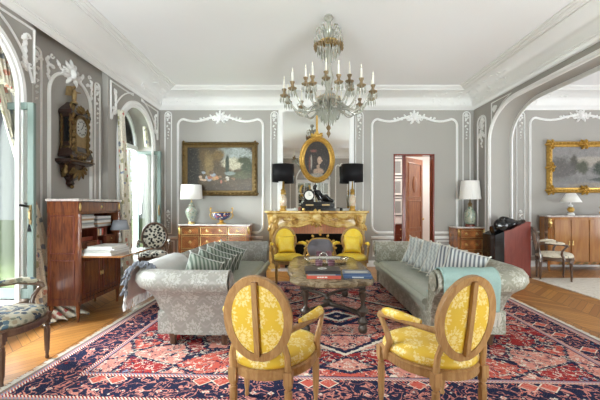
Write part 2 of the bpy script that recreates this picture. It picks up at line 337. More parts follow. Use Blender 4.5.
# ---------------------------------------------------------------- mesh builder
class B:
    def __init__(s): s.v = []; s.f = []
    def add(s, v, f):
        o = len(s.v); s.v += [tuple(p) for p in v]; s.f += [tuple(i+o for i in q) for q in f]; return s
    def box(s, x0, x1, y0, y1, z0, z1):
        return s.add([(x0,y0,z0),(x1,y0,z0),(x1,y1,z0),(x0,y1,z0),(x0,y0,z1),(x1,y0,z1),(x1,y1,z1),(x0,y1,z1)],
                     [(0,3,2,1),(4,5,6,7),(0,1,5,4),(1,2,6,5),(2,3,7,6),(3,0,4,7)])
    def obox(s, c, d, R):   # oriented box, R a rotation matrix
        v = [Vector(c) + R @ Vector((sx*d[0]/2, sy*d[1]/2, sz*d[2]/2)) for sz in (-1, 1) for sx, sy in ((-1,-1),(1,-1),(1,1),(-1,1))]
        return s.add(v, [(0,3,2,1),(4,5,6,7),(0,1,5,4),(1,2,6,5),(2,3,7,6),(3,0,4,7)])
    def lathe(s, prof, c=(0,0,0), seg=20, R=None, sx=1, sy=1, closed=True):
        R = R or Matrix.Identity(3); v = []; n = len(prof)
        for r, z in prof:
            for k in range(seg):
                a = 2*PI*k/seg; v.append(Vector(c) + R @ Vector((r*math.cos(a)*sx, r*math.sin(a)*sy, z)))
        f = [(i*seg+k, i*seg+(k+1) % seg, (i+1)*seg+(k+1) % seg, (i+1)*seg+k) for i in range(n-1) for k in range(seg)]
        if closed: f += [tuple(range(seg))[::-1], tuple(range((n-1)*seg, n*seg))]
        return s.add(v, f)
    def tube(s, pts, r, seg=8, closed=False, flat=1.0, up=None):
        pts = [Vector(p) for p in pts]; n = len(pts); v = []
        rr = r if isinstance(r, (list, tuple)) else [r]*n
        prev = None
        for i, p in enumerate(pts):
            if closed: t = pts[(i+1) % n] - pts[i-1]
            else: t = pts[min(i+1, n-1)] - pts[max(i-1, 0)]
            t.normalize()
            if up is not None: u = Vector(up); u = (u - t*u.dot(t))
            elif prev is None: u = Vector((0, 0, 1)) if abs(t.z) < .9 else Vector((1, 0, 0)); u = u - t*u.dot(t)
            else: u = prev - t*prev.dot(t)
            u.normalize(); prev = u; w_ = t.cross(u)
            for k in range(seg):
                a = 2*PI*k/seg + PI/seg; v.append(p + u*math.cos(a)*rr[i] + w_*math.sin(a)*rr[i]*flat)
        m = n if closed else n-1
        f = [(i*seg+k, i*seg+(k+1) % seg, ((i+1) % n)*seg+(k+1) % seg, ((i+1) % n)*seg+k) for i in range(m) for k in range(seg)]
        if not closed: f += [tuple(range(seg))[::-1], tuple(range((n-1)*seg, n*seg))]
        return s.add(v, f)
    def prism(s, poly, a0, a1, axis='y', sh=None):
        def P(u, v_, a):
            return {'y': (u, a, v_), 'x': (a, u, v_), 'z': (u, v_, a)}[axis]
        n = len(poly); v = [P(u, w_, a0) for u, w_ in poly] + [P(u, w_, a1) for u, w_ in poly]
        return s.add(v, [tuple(range(n)), tuple(range(n, 2*n))[::-1]] + [(i, (i+1) % n, n+(i+1) % n, n+i) for i in range(n)])
    def ball(s, c, r, seg=12, rings=8, R=None):
        if not isinstance(r, (tuple, list)): r = (r, r, r)
        R = R or Matrix.Identity(3); v = []
        for i in range(rings+1):
            th = PI*i/rings
            for k in range(seg):
                a = 2*PI*k/seg
                v.append(Vector(c) + R @ Vector((r[0]*math.sin(th)*math.cos(a), r[1]*math.sin(th)*math.sin(a), r[2]*math.cos(th))))
        return s.add(v, [(i*seg+k, (i+1)*seg+k, (i+1)*seg+(k+1) % seg, i*seg+(k+1) % seg) for i in range(rings) for k in range(seg)])
    def grid(s, fn, nu, nv, cu=False):
        v = [fn(i/nu, j/nv) for j in range(nv+1) for i in range(nu+1)]; w_ = nu+1
        return s.add(v, [(j*w_+i, j*w_+i+1, (j+1)*w_+i+1, (j+1)*w_+i) for j in range(nv) for i in range(nu)])
    def sweep(s, path, prof, normal, closed=False, side=1):
        """prof (o,h): o sideways in the plane of the path, h along the normal; mitred"""
        P = [Vector(p) for p in path]; N = Vector(normal).normalized(); n = len(P); m = len(prof); v = []
        for i in range(n):
            a = (P[i]-P[i-1]).normalized() if (i or closed) else None
            b = (P[(i+1) % n]-P[i]).normalized() if (i < n-1 or closed) else None
            a = a or b; b = b or a
            na = N.cross(a); nb = N.cross(b); q = (na+nb)
            q = q.normalized()/max(.35, q.normalized().dot(na)) * side
            for o, h in prof: v.append(P[i] + q*o + N*h)
        c = n if closed else n-1
        f = [(i*m+k, i*m+(k+1) % m, ((i+1) % n)*m+(k+1) % m, ((i+1) % n)*m+k) for i in range(c) for k in range(m)]
        if not closed: f += [tuple(range(m))[::-1], tuple(range((n-1)*m, n*m))]
        return s.add(v, f)
    def xf(s, mtx, start=0):
        for i in range(start, len(s.v)): s.v[i] = tuple(mtx @ Vector(s.v[i]))
        return s
    def make(s, name, mat, parent=None, smooth=35, bevel=0, solid=0, sub=0, label=None):
        me = bpy.data.meshes.new(name); me.from_pydata(s.v, [], s.f); me.validate(); 
        import bmesh
        bm = bmesh.new(); bm.from_mesh(me); bmesh.ops.remove_doubles(bm, verts=bm.verts, dist=1e-5); bmesh.ops.recalc_face_normals(bm, faces=bm.faces); bm.to_mesh(me); bm.free()
        me.materials.append(M[mat] if isinstance(mat, str) else mat)
        if smooth:
            me.polygons.foreach_set('use_smooth', [True]*len(me.polygons)); me.set_sharp_from_angle(angle=math.radians(smooth))
        o = bpy.data.objects.new(name, me); col.objects.link(o)
        if parent: o.parent = parent
        if solid: md = o.modifiers.new('s', 'SOLIDIFY'); md.thickness = solid; md.offset = 0
        if sub: md = o.modifiers.new('u', 'SUBSURF'); md.levels = sub; md.render_levels = sub
        if bevel: md = o.modifiers.new('b', 'BEVEL'); md.width = bevel; md.segments = 2; md.limit_method = 'ANGLE'
        if label: o['label'] = label
        return o
def thing(name, label, cat, loc, rz=0, group=None):
    o = bpy.data.objects.new(name, None); o.empty_display_size = .1; col.objects.link(o)
    o.location = loc; o.rotation_euler = (0, 0, rz); tag(o, label, cat, group); return o
def tag(o, label, cat, group=None):
    o['label'] = label; o['category'] = cat
    if group: o['group'] = group
    return o
def struct(o, label=None):
    o['kind'] = 'structure'
    if label: o['label'] = label
    return o
def dup(o, parent=None):
    c = o.copy(); col.objects.link(c)
    if parent: c.parent = parent
    for ch in o.children: dup(ch, c)
    return c
def Rz(a): return Matrix.Rotation(a, 3, 'Z')
def Rx(a): return Matrix.Rotation(a, 3, 'X')
def Ry(a): return Matrix.Rotation(a, 3, 'Y')
def arc(cx, cy, rx, ry, a0, a1, n): return [(cx+rx*math.cos(a0+(a1-a0)*i/n), cy+ry*math.sin(a0+(a1-a0)*i/n)) for i in range(n+1)]
# ================================================================ THE ROOM
XL, XB, XR, XR2, XE, YB, YR, ZC, ZT = -3.3, -3.2, 3.96, 4.39, 9.6, 8.2, -.35, 3.61, 3.95
struct(B().box(-3.75, 10.0, -.9, 10.8, -.1, 0).make('floor', 'parquet'))
struct(B().box(-3.75, 10.0, -.9, 8.6, ZT, ZT+.1).make('ceiling', 'ceil'))

def wall_holes(name, u0, u1, z1, a0, a1, axis, holes, mat='wall'):
    """wall along u, thickness a0..a1; holes (uc, half width, sill, spring height, top, arched exponent)"""
    b = B(); hs = sorted(holes); cur = u0
    def pr(poly): b.prism(poly, a0, a1, axis)
    for uc, hw, zs, zp, zt in hs:
        pr([(cur, 0), (uc-hw, 0), (uc-hw, z1), (cur, z1)])
        if zs > 0: pr([(uc-hw, 0), (uc+hw, 0), (uc+hw, zs), (uc-hw, zs)])
        n = 28; pts = [(uc+hw*math.cos(PI-PI*i/n), zp+(zt-zp)*math.sin(PI*i/n)) for i in range(n+1)]
        for i in range(n): pr([pts[i], pts[i+1], (pts[i+1][0], z1), (pts[i][0], z1)])
        cur = uc+hw
    pr([(cur, 0), (u1, 0), (u1, z1), (cur, z1)])
    return struct(b.make(name, mat, smooth=0))
# left wall: projecting window bays either side of a recessed pier
W1, W2, HW = 3.37, 7.08, .80
SPR, TOP, SILL = 2.64, 3.42, .30
b = wall_holes('wall_left', YR, 4.31, ZT, -3.65, XB, 'x', [(W1, HW, SILL, SPR, TOP), (-10, .1, 0, 1, 2)][:1])
struct(B().box(-3.65, XL, 4.31, 6.0, 0, ZT).make('wall_left', 'wall'))
wall_holes('wall_left', 6.0, 8.5, ZT, -3.65, XB, 'x', [(W2, HW, SILL, SPR, TOP)])
# back wall with the concealed doorway
b = B(); DX0, DX1, DZ = 2.13, 3.06, 2.56
b.prism([(-3.65, 0), (DX0, 0), (DX0, ZT), (-3.65, ZT)], YB, YB+.22).prism([(DX0, DZ), (DX1, DZ), (DX1, ZT), (DX0, ZT)], YB, YB+.22)
b.prism([(DX1, 0), (10.0, 0), (10.0, ZT), (DX1, ZT)], YB, YB+.22)
struct(b.make('wall_back', 'wall'))
# right wall: wide basket-arched opening to the next room
def arch_open(u0, u1, zt, ru, rz):
    return ([(u1, 0)] + arc(u1-ru, zt-rz, ru, rz, 0, PI/2, 14) + arc(u0+ru, zt-rz, ru, rz, PI/2, PI, 14) + [(u0, 0)])
OP = arch_open(.55, 7.54, 3.45, 1.0, .72)
b = B(); b.prism([(7.54, 0), (YB, 0), (YB, ZT), (7.54, ZT)], XR, XR2, 'x').prism([(YR, 0), (.55, 0), (.55, ZT), (YR, ZT)], XR, XR2, 'x')
for i in range(1, len(OP)-2):
    p, q = OP[i], OP[i+1]
    if abs(p[0]-q[0]) > 1e-6: b.prism([q, p, (p[0], ZT), (q[0], ZT)], XR, XR2, 'x')
struct(b.make('wall_right', 'wall', smooth=0))
# rear wall (behind the camera) and end of next room, unseen openings added for light
wall_holes('wall_rear', -3.65, 10.0, ZT, YR-.25, YR, 'y', [(-2.2, .75, 0, 2.5, 3.3), (3.1, .75, 0, 2.5, 3.3), (5.6, .8, 0, 2.5, 3.3), (7.8, .8, 0, 2.5, 3.3)])
wall_holes('wall_east', YR, 8.5, ZT, XE, XE+.3, 'x', [(2.0, .85, .3, 2.5, 3.3), (4.4, .85, .3, 2.5, 3.3), (6.6, .7, .3, 2.5, 3.2)])

# cornice: moulding + cove + ceiling bead, with the little breaks at the pier
CP = [(0, 3.56), (.02, 3.56), (.025, 3.585), (.05, 3.60), (.055, 3.625), (.075, 3.63), (.075, 3.645), (.085, 3.65)] + \
     [(.085+.33*(1-math.cos(a)), 3.65+.24*math.sin(a)) for a in [PI/2*i/8 for i in range(1, 9)]] + \
     [(.415, 3.905), (.45, 3.905), (.46, 3.92), (.50, 3.92), (.51, 3.935), (.55, 3.935), (.555, 3.95), (0, 3.95)]
def cornice(sts):
    b = B(); m = len(CP); n = len(sts); v = []
    for (x, y, sx, sy, st) in sts:
        for o, z in CP:
            k = min(1, max(0, (o-.06)/.05)); v.append((x+sx*o+(-st*(1-k)), y+sy*o, z))
    f = [(i*m+k, i*m+(k+1) % m, ((i+1) % n)*m+(k+1) % m, ((i+1) % n)*m+k) for i in range(n) for k in range(m)]
    return struct(b.add(v, f).make(None or 'trim_1', 'white', smooth=50))
cornice([(XB, YR, 1, 1, 0), (XB, 4.31, 1, 0, 0), (XB, 4.312, 1, 0, 0), (XB, 5.998, 1, 0, 0), (XB, 6.0, 1, 0, 0), (XB, YB, 1, -1, 0), (XR, YB, -1, -1, 0), (XR, YR, -1, 1, 0)])
c2 = cornice([(XR2, YR, 1, 1, 0), (XR2, YB, 1, -1, 0), (XE, YB, -1, -1, 0), (XE, YR, -1, 1, 0)]); c2.name = 'trim_2'
TN = [2]
def trim(b, mat='white', smooth=40):
    TN[0] += 1; return struct(b.make('trim_%d' % TN[0], mat, smooth=smooth))
# planes: map (u, z) on a wall to world, n the wall normal
class WP:
    def __init__(s, axis, c, n): s.axis, s.c, s.n = axis, c, n
    def p(s, u, z, h=0): return (u, s.c+s.n*h, z) if s.axis == 'y' else (s.c+s.n*h, u, z)
    @property
    def N(s): return (0, s.n, 0) if s.axis == 'y' else (s.n, 0, 0)
HALF = [(-.5, -.02), (-.5, .25), (-.28, .45), (-.2, .9), (0, 1), (.2, .9), (.28, .45), (.5, .25), (.5, -.02)]
def mould(b, wp, pts, w_=.05, h=.028, closed=True):
    w_ *= .72
    b.sweep([wp.p(u, z, 0) for u, z in pts], [(o*w_, q*h) for o, q in HALF], wp.N, closed)
def rect(u0, u1, z0, z1): return [(u0, z0), (u1, z0), (u1, z1), (u0, z1)]
def leaf(b, wp, u, z, ang, L, W, h=.03):
    """a raised acanthus leaf lying on the wall"""
    nu, n2 = 8, 4; ca, sa = math.cos(ang), math.sin(ang)
    def fn(a, c):
        t = a*L; ww = W*math.sin(PI*min(1, a*.92+.06))**.7*(1+.25*math.sin(a*18)); x = t; y = (c-.5)*ww
        hh = h*(math.sin(PI*min(1, a*.9+.1)))*(1-.9*abs(2*c-1)**2)+.002
        y += .18*L*math.sin(a*2.4)*.4
        return wp.p(u+x*ca-y*sa, z+x*sa+y*ca, hh)
    b.grid(fn, nu, n2)
def scroll(b, wp, u, z, r, d, sgn=1, th=.012):
    pts = []
    for i in range(15):
        a = d+sgn*i*.45; rr = r*(1-i/17); pts.append(wp.p(u+rr*math.cos(a), z+rr*math.sin(a), .016))
    b.tube(pts, [th*(1-.4*i/15) for i in range(15)], 6)
def cartouche(b, wp, u, z, s=1.0, wings=1.0):
    b.ball(wp.p(u, z, .02), (.05*s, .05*s, .07*s), 10, 6)
    for k in range(9):
        a = PI/2+(k-4)*.62; L = .13*s*(1.1 if k in (4,) else 1); leaf(b, wp, u+.03*s*math.cos(a), z+.03*s*math.sin(a), a, L, .06*s, .045)
    for sg in (-1, 1):
        for q in range(5):
            uu = u+sg*(.10+.075*q*wings)*s; leaf(b, wp, uu, z-.01+.02*math.sin(q*2)-.008*q, (PI/2-.5*sg-sg*.35*q/5) if q % 2 else (0 if sg > 0 else PI)+sg*.25, .11*s*(1-.1*q), .045*s)
        scroll(b, wp, u+sg*.13*s, z-.03*s, .05*s, PI/2, -sg)
def drop(b, wp, u, z, s=1.0, L=.42):
    """hanging husk garland"""
    n = 7
    leaf(b, wp, u, z+.02, PI/2, .11*s, .10*s, .035)
    for sg in (-1, 1): leaf(b, wp, u, z+.02, PI/2+sg*1.1, .08*s, .05*s); scroll(b, wp, u+sg*.03*s, z-.02, .03*s, 0, sg, .009)
    for k in range(n):
        zz = z-.03-k*L/n; q = 1-.07*k
        leaf(b, wp, u+.012*math.sin(k*2.1), zz, -PI/2+.55*(1 if k % 2 else -1), .085*s*q, .055*s*q); b.ball(wp.p(u, zz-.02, .015), .014*s*q, 6, 4)
def serp(u0, u1, z0, z1, dip=.10, rise=.06):
    """panel outline: rounded lower corners, shouldered serpentine head"""
    w_ = u1-u0; r = .16; pts = []
    pts += arc(u0+r, z0+r, r, r, PI, 1.5*PI, 7); pts += arc(u1-r, z0+r, r, r, 1.5*PI, 2*PI, 7)
    pts += arc(u1-.13, z1-.19, .13, .15, 0, PI/2, 6)
    n = 18
    for i in range(1, n):
        t = i/n; uu = u1-.13-(w_-.26)*t; f = math.sin(PI*t); zz = z1-.04-.05*math.sin(2*PI*min(t, 1-t)*1.6)*(1 if min(t, 1-t) < .32 else .0) + rise*max(0, math.sin(PI*(t-.28)/.44) if .28 < t < .72 else 0)
        pts.append((uu, zz))
    pts += arc(u0+.13, z1-.19, .13, .15, PI/2, PI, 6)
    return pts
def px(x, Y): return (x-300)*Y/360
def pz(y, Y): return 1.4-(y-205)*Y/360
BW = WP('y', YB, -1); q = 8.2
def wall_panel(x0, x1, top, bot, cart=None, dip=0):
    b = B(); u0, u1 = px(x0, q), px(x1, q); P_ = serp(u0, u1, pz(bot, q), pz(top, q))
    if x0 < 300: mould(b, BW, P_, .07, .035)
    else:       # interrupted by the concealed door
        mould(b, BW, [(DX1+.01, pz(bot, q))]+P_[8:]+P_[:8]+[(DX0-.01, pz(bot, q))], .07, .035, False)
    cartouche(b, BW, (u0+u1)/2, pz(top, q)-.01, 1.05); return trim(b)
def thin_panel(wp, u0, u1, z0, z1, L=.5, s=.8, low=True):
    b = B(); um = (u0+u1)/2; w_ = u1-u0
    pts = [(u0, z0), (u1, z0)] + arc(um, z1-.02, w_/2, .07, 0, PI, 6)
    mould(b, wp, pts, .032, .022); drop(b, wp, um, z1-.08, s, L)
    if low: drop(b, wp, um, z0+.45, s*.8, .35)
    return trim(b)
for x0, x1 in ((178, 263), (372, 457)): wall_panel(x0, x1, 117.5, 232.5)
thin_panel(BW, px(165, q), px(171.5, q), .75, pz(114, q)); thin_panel(BW, px(271, q), px(278, q), .75, pz(114, q))
thin_panel(BW, px(355.5, q), px(363, q), .75, pz(114, q)); thin_panel(BW, px(463, q), px(470, q), .75, pz(114, q))
# next room, back wall
def span(x0, x1): return px(x0, q), px(x1, q)
b = B(); u0, u1 = span(530, 632); mould(b, BW, serp(u0, u1, pz(232, q), pz(116, q)), .07, .035); cartouche(b, BW, px(580.5, q), pz(116, q), 1.05); trim(b)
thin_panel(BW, *span(516.5, 524.5), .75, pz(114, q)); thin_panel(BW, *span(636, 644), .75, pz(114, q)); thin_panel(BW, *span(505, 511), .75, pz(114, q), low=False)
b = B(); mould(b, BW, rect(*span(650, 700), .75, 3.4), .06, .03); trim(b)
# dado rail, dado panels and baseboards
DR = [(-.03, -.01), (-.03, .02), (-.01, .035), (.02, .035), (.03, .02), (.03, -.01)]
def rail(wp, u0, u1, z, s=1.0):
    b = B(); b.sweep([wp.p(u0, z), wp.p(u1, z)], [(o*s, h*s) for o, h in DR], wp.N); return trim(b)
rail(BW, XB, px(263, q), .66); rail(BW, px(371, q), DX0-.0, .66); rail(BW, DX1, XR, .66); rail(BW, XR2, XE, .66)
b = B()
for x0, x1 in ((165, 174), (178, 261), (373, 390), (437, 457), (462, 471)): mould(b, BW, rect(*span(x0, x1), .24, .58), .035, .02)
trim(b)
b = B()
for x0, x1 in ((505, 512), (516, 525), (531, 580), (584, 632), (637, 690)): mould(b, BW, rect(*span(x0, x1), .24, .58), .035, .02)
trim(b)
BP = [(0, -.01), (0, .025), (.11, .025), (.13, .012), (.14, -.01)]
def baseb(name, wp, u0, u1):
    b = B(); b.sweep([wp.p(u0, 0), wp.p(u1, 0)], [(o, h) for o, h in BP], wp.N, side=1 if (Vector(wp.N).cross(Vector(wp.p(u1, 0))-Vector(wp.p(u0, 0)))).z > 0 else -1); return struct(b.make(name, 'white'))
baseb('baseboard_back', BW, XB, DX0); baseb('baseboard_back', BW, DX1, XR); baseb('baseboard_back', BW, XR2, XE)
LB, LP, RW = WP('x', XB, 1), WP('x', XL, 1), WP('x', XR, -1)
baseb('baseboard_left', LB, YR, 4.31); baseb('baseboard_left', LP, 4.31, 6.0); baseb('baseboard_left', LB, 6.0, YB); baseb('baseboard_right', RW, 7.6, YB)
rail(LB, YR, 2.3, .66); rail(LP, 4.31, 6.0, .66); rail(RW, 7.6, YB, .66)
# right wall pilaster panel and arch architrave
b = B(); mould(b, RW, [(7.66, .75), (8.0, .75)] + arc(7.83, 3.2, .17, .14, 0, PI, 8), .045, .028); drop(b, RW, 7.83, 3.16, 1.5, .5)
for sg in (-1, 1): scroll(b, RW, 7.83+sg*.07, 3.12, .07, PI/2, sg, .016); leaf(b, RW, 7.83, 3.0, -PI/2+sg*.8, .2, .1)
trim(b)
b = B(); mould(b, RW, rect(7.66, 8.0, .24, .58), .035, .02); trim(b)
AR = [(-.005, .0), (-.005, .03), (.02, .045), (.04, .045), (.048, .03), (.07, .03), (.078, .0)]
for wp in (RW, WP('x', XR2, 1)):
    b = B(); b.sweep([wp.p(u, z) for u, z in OP], AR, wp.N, side=-1 if wp is RW else 1); o = trim(b)
# spandrel moulding in the corner above the curve
b = B(); sp_ = [(7.40, 3.42), (6.75, 3.42)] + [(6.75+.62*math.sin(PI/2*i/8)+.03, 3.40-.40*(1-math.cos(PI/2*i/8))) for i in range(1, 8)] + [(7.40, 2.98)]
mould(b, RW, [(7.43, 2.95), (7.43, 3.5), (6.75, 3.5), (7.0, 3.42), (7.25, 3.25), (7.38, 3.05)], .03, .02)
for i in range(5): leaf(b, RW, 7.36, 3.42, PI+.2+i*.3, .14, .06)
trim(b)
# left wall: pier panel with cartouche, side panels, window architraves and spandrels
b = B(); z1 = 3.30
pts = [(4.72, .80), (5.66, .80)] + arc(5.19, 2.90, .47, .36, 0, PI, 16)
mould(b, LP, pts, .065, .035); cartouche(b, LP, 5.19, 3.28, 1.25, 1.2)
for sg in (-1, 1):
    for k in range(4): leaf(b, LP, 5.19+sg*(.45+.02*k), 3.36-.08*k, -PI/2+sg*(.9-.5*k), .10, .05)
    scroll(b, LP, 5.19+sg*.42, 3.38, .04, 0, sg, .012)
trim(b)
thin_panel(LP, 4.42, 4.58, .80, 3.33, .55, .7); thin_panel(LP, 5.78, 5.92, .80, 3.33, .55, .7)
b = B()
for a, c in ((4.42, 4.60), (4.70, 5.68), (5.76, 5.92)): mould(b, LP, rect(a, c, .24, .58), .035, .02)
trim(b)
def archi(yc):
    b = B(); path = [(yc+HW, SILL)] + arc(yc, SPR, HW, TOP-SPR, 0, PI, 28) + [(yc-HW, SILL)]
    b.sweep([LB.p(u, z) for u, z in path], [(0, 0), (0, .03), (.02, .05), (.07, .05), (.08, .035), (.12, .035), (.13, .0)], LB.N, side=1)
    o = trim(b)
    b = B()
    for sg in (-1, 1):
        ex = .155 if yc < 5 else .20; ue = yc+sg*(HW+ex)
        ar = [(yc+sg*(HW+ex)*math.cos(a), SPR+(TOP-SPR+.13)*math.sin(a)) for a in [PI/2*(.16+.72*i/10) for i in range(11)]]
        tri = [(ue+sg*.0, ar[0][1]), (ue, 3.50), (ar[-1][0], 3.50)] + ar[::-1]
        mould(b, LB, tri, .035, .022)
        for k in range(6): leaf(b, LB, ue-sg*.10-sg*.02*k, 3.40-.07*k, -PI/2+sg*(-.9+.35*k), .13, .07)
        scroll(b, LB, ue-sg*.12, 3.36, .05, 0, sg, .014); scroll(b, LB, ue-sg*.07, 3.05, .04, 0, -sg, .012)
    trim(b)
archi(W1); archi(W2)
# rocaille relief in the coves
def relief(c, d1, d2, seed, R=.55, n=30):
    rr = random.Random(seed); b = B()
    for k in range(n):
        a = rr.uniform(-1, 1)*R*1.3; e = rr.uniform(.05, .85)
        # point on the cove
        t = e*PI/2; o = .085+.33*(1-math.cos(t)); z = 3.65+.24*math.sin(t)
        p = Vector(c)+Vector(d1)*a+Vector(d2)*o; p.z = z-.004
        ang = rr.uniform(0, 2*PI); L = rr.uniform(.05, .12)
        q2 = Vector(d1)*math.cos(ang)*L + (Vector(d2)*math.sin(t)*.8+Vector((0, 0, 1))*math.cos(t)*.7)*math.sin(ang)*L
        pts = [p+q2*(s/5)+Vector(d2)*.012*math.sin(PI*s/5) for s in range(6)]
        b.tube(pts, [.004, .010, .013, .011, .007, .003], 6)
    return b
b = relief((px(455, 7.9), YB, 0), (1, 0, 0), (0, -1, 0), 3, .5, 46); trim(b)
b = relief((-2.75, YB, 0), (1, 0, 0), (0, -1, 0), 4, .45, 30); b2 = relief((XB, 7.6, 0), (0, 1, 0), (1, 0, 0), 5, .45, 30); b.add(b2.v, b2.f); trim(b)
b = relief((XR, 7.4, 0), (0, 1, 0), (-1, 0, 0), 6, .6, 40); trim(b)
b = relief((px(548, 7.9), YB, 0), (1, 0, 0), (0, -1, 0), 8, .4, 20); trim(b)

# ---------------------------------------------------------------- windows
def leaf_frame(b, w_, h, st=.07, d=.045, bars=()):
    b.box(0, st, -d/2, d/2, 0, h).box(w_-st, w_, -d/2, d/2, 0, h).box(st, w_-st, -d/2, d/2, 0, st*1.5).box(st, w_-st, -d/2, d/2, h-st, h)
    for z in bars: b.box(st, w_-st, -d/3, d/3, z-.015, z+.015)
def window(i, yc):
    r = bpy.data.objects.new('window_%d' % i, None); col.objects.link(r); r.location = (-3.60, yc, 0); struct(r)
    b = B(); X0, X1 = -.03, .04; TR = 2.58
    b.box(X0, X1, -HW, -HW+.06, SILL, SPR).box(X0, X1, HW-.06, HW, SILL, SPR).box(X0, X1, -HW, HW, SILL, SILL+.06).box(X0-.01, X1+.02, -HW, HW, TR, TR+.09)
    b.box(X0, X1, -.26, -.18, SILL, TR).box(X0, X1, .18, .26, SILL, TR)
    b.box(X0, X1, -.03, .03, TR, TOP-.02)
    ring = arc(0, SPR, HW-.03, TOP-SPR-.03, 0, PI, 24)
    b.sweep([(0, u, z) for u, z in ring], [(-.03, -.03), (.03, -.03), (.03, .04), (-.03, .04)], (1, 0, 0))
    b.make('window_frame', 'frame', r, bevel=.004)
    b = B(); b.box(-.002, .002, -HW+.06, HW-.56, SILL+.06, TR).box(-.002, .002, -.18, .18, SILL+.06, TR)
    b.make('pane', 'glass', r)
    b = B(); b.prism([(HW-.05, TR+.09), (-HW+.05, TR+.09)] + [(u, z) for u, z in arc(0, SPR, HW-.05, TOP-SPR-.05, PI, 0, 20) if z > TR+.09], -.002, .002, 'x'); b.make('pane', 'glass', r, smooth=0)
    b = B(); b.box(-.05, .62, -HW-.06, HW+.06, SILL-.04, SILL) if False else b.box(.05, .44, -HW, HW, SILL, SILL+.012); b.make('window_sill', 'white', r)
    # open casement, swung into the room along the far reveal
    def cas(name, y, w_, ang, mat):
        o = bpy.data.objects.new(name, None); col.objects.link(o); o.parent = r; o.location = (.03, y, SILL+.04); o.rotation_euler = (0, 0, ang)
        b = B(); leaf_frame(b, w_, TR-SILL-.06, .075); b.make('casement_frame', 'sage', o, bevel=.006)
        b = B(); b.box(.075, w_-.075, -.003, .003, .11, TR-SILL-.06-.075); b.make('casement_pane', 'leafglass', o)
        b = B(); b.lathe([(.012, 0), (.016, .03), (.012, .06), (.02, .09), (.012, .1)], (w_-.035, -.035, .9), 8); b.box(w_-.05, w_-.02, -.03, -.02, .84, 1.06); b.make('window_handle', 'abrass', o)
        return o
    cas('casement', HW-.05, .56, math.radians(-3), 'sage')
window(1, W1); window(2, W2)
# ---------------------------------------------------------------- glazed doors and end windows for the added light openings, and a mirrored door
def gdoor(i, xc, mir=False):
    r = bpy.data.objects.new('door_%d' % i, None); col.objects.link(r); r.location = (xc, YR-.12 if not mir else YR+.045, 0); struct(r)
    b = B(); H = 2.5
    for s in (-1, 1):
        x0, x1 = (0.01, .79) if s > 0 else (-.79, -.01)
        b.box(x0, x0+.09, -.02, .02, 0, H).box(x1-.09, x1, -.02, .02, 0, H).box(x0+.09, x1-.09, -.02, .02, 0, .5).box(x0+.09, x1-.09, -.02, .02, H-.09, H)
        b.box((x0+x1)/2-.012, (x0+x1)/2+.012, -.012, .012, .5, H-.09)
        for z in (.98, 1.45, 1.92): b.box(x0+.09, x1-.09, -.012, .012, z-.012, z+.012)
    b.box(-.8, .8, -.03, .03, H, H+.07); b.sweep([(u, 0, z) for u, z in arc(0, H, .78, .78, 0, PI, 20)], [(-.03, -.03), (.03, -.03), (.03, .03), (-.03, .03)], (0, 1, 0))
    for a in (.25, .5, .75): b.obox((.39*math.cos(PI*a), 0, H+.39*math.sin(PI*a)), (.75, .02, .025), Ry(-PI*a))
    b.make('door_frame', 'white', r)
    B().box(-.7, .7, -.002, .002, .5, H-.09).make('pane', 'mirror' if mir else 'glass', r)
for i, x in enumerate((-2.2, 3.1, 5.6, 7.8, .6)): gdoor(i+1, x, i == 4)
RV = WP('y', YR, 1)
for a, c in ((-1.2, -.45), (1.65, 2.2)): b = B(); mould(b, RV, serp(a, c, .8, 3.3), .06, .03); trim(b)
for i, (y, hw) in enumerate(((2.0, .85), (4.4, .85), (6.6, .7))):
    b = B(); 
    for u in (-hw, -.04, hw-.08): b.box(XE+.15, XE+.2, y+u, y+u+.08, .3, 2.5)
    b.box(XE+.15, XE+.2, y-hw, y+hw, .3, .4).box(XE+.15, XE+.2, y-hw, y+hw, 2.45, 2.55)
    struct(b.make('window_%d' % (i+3), 'frame'))
# ---------------------------------------------------------------- small lobby behind the concealed doorway
LZ = 3.0
struct(B().box(1.55, 1.62, YB+.22, 10.6, 0, LZ).make('wall_lobby', plain('pale_lilac_paint', (.66, .56, .58), .6)))
struct(B().box(1.55, 4.2, 10.5, 10.6, 0, LZ).make('wall_lobby', 'white')); struct(B().box(4.1, 4.2, YB+.22, 10.6, 0, LZ).make('wall_lobby', 'white'))
struct(B().box(1.55, 4.2, YB+.22, 10.6, LZ, LZ+.08).make('ceiling_lobby', 'ceil'))
b = B(); b.box(DX0-.0, DX0+.03, YB-.012, YB+.22, 0, DZ).box(DX1-.03, DX1, YB-.012, YB+.22, 0, DZ).box(DX0, DX1, YB-.012, YB+.22, DZ-.03, DZ); struct(b.make('trim_90', 'redpanel'))
area('lobby_fill', (3.2, 9.3, 2.95), (0, 0, 0), .9, .9, 20, (1, .93, .85))  # unseen area lamp added to brighten the lobby
struct(B().box(2.40, 2.47, YB+.22, YB+.28, 0, DZ).make('trim_91', 'redpanel'))
# door leaf standing open into the lobby
r = bpy.data.objects.new('door_6', None); col.objects.link(r); r.location = (2.47, YB+.27, 0); r.rotation_euler = (0, 0, math.radians(46)); struct(r)
b = B(); b.box(0, .88, -.022, .022, 0, DZ-.03); b.make('door_panel', 'orange', r, bevel=.003)
b = B(); wp = WP('y', -.022, -1)
for z0, z1 in ((.15, .75), (.85, 1.5), (1.6, 2.4)): mould(b, wp, rect(.12, .76, z0, z1), .04, .02)
b.ball((.44, -.03, 1.9), (.12, .02, .2), 12, 8); b.make('door_moulding', 'orange', r)
b = B(); b.ball((.82, -.06, 1.05), .028).lathe([(.01, -.05), (.01, 0)], (.82, -.02, 1.05), 8, Rx(PI/2)); b.make('door_handle', 'brass', r)
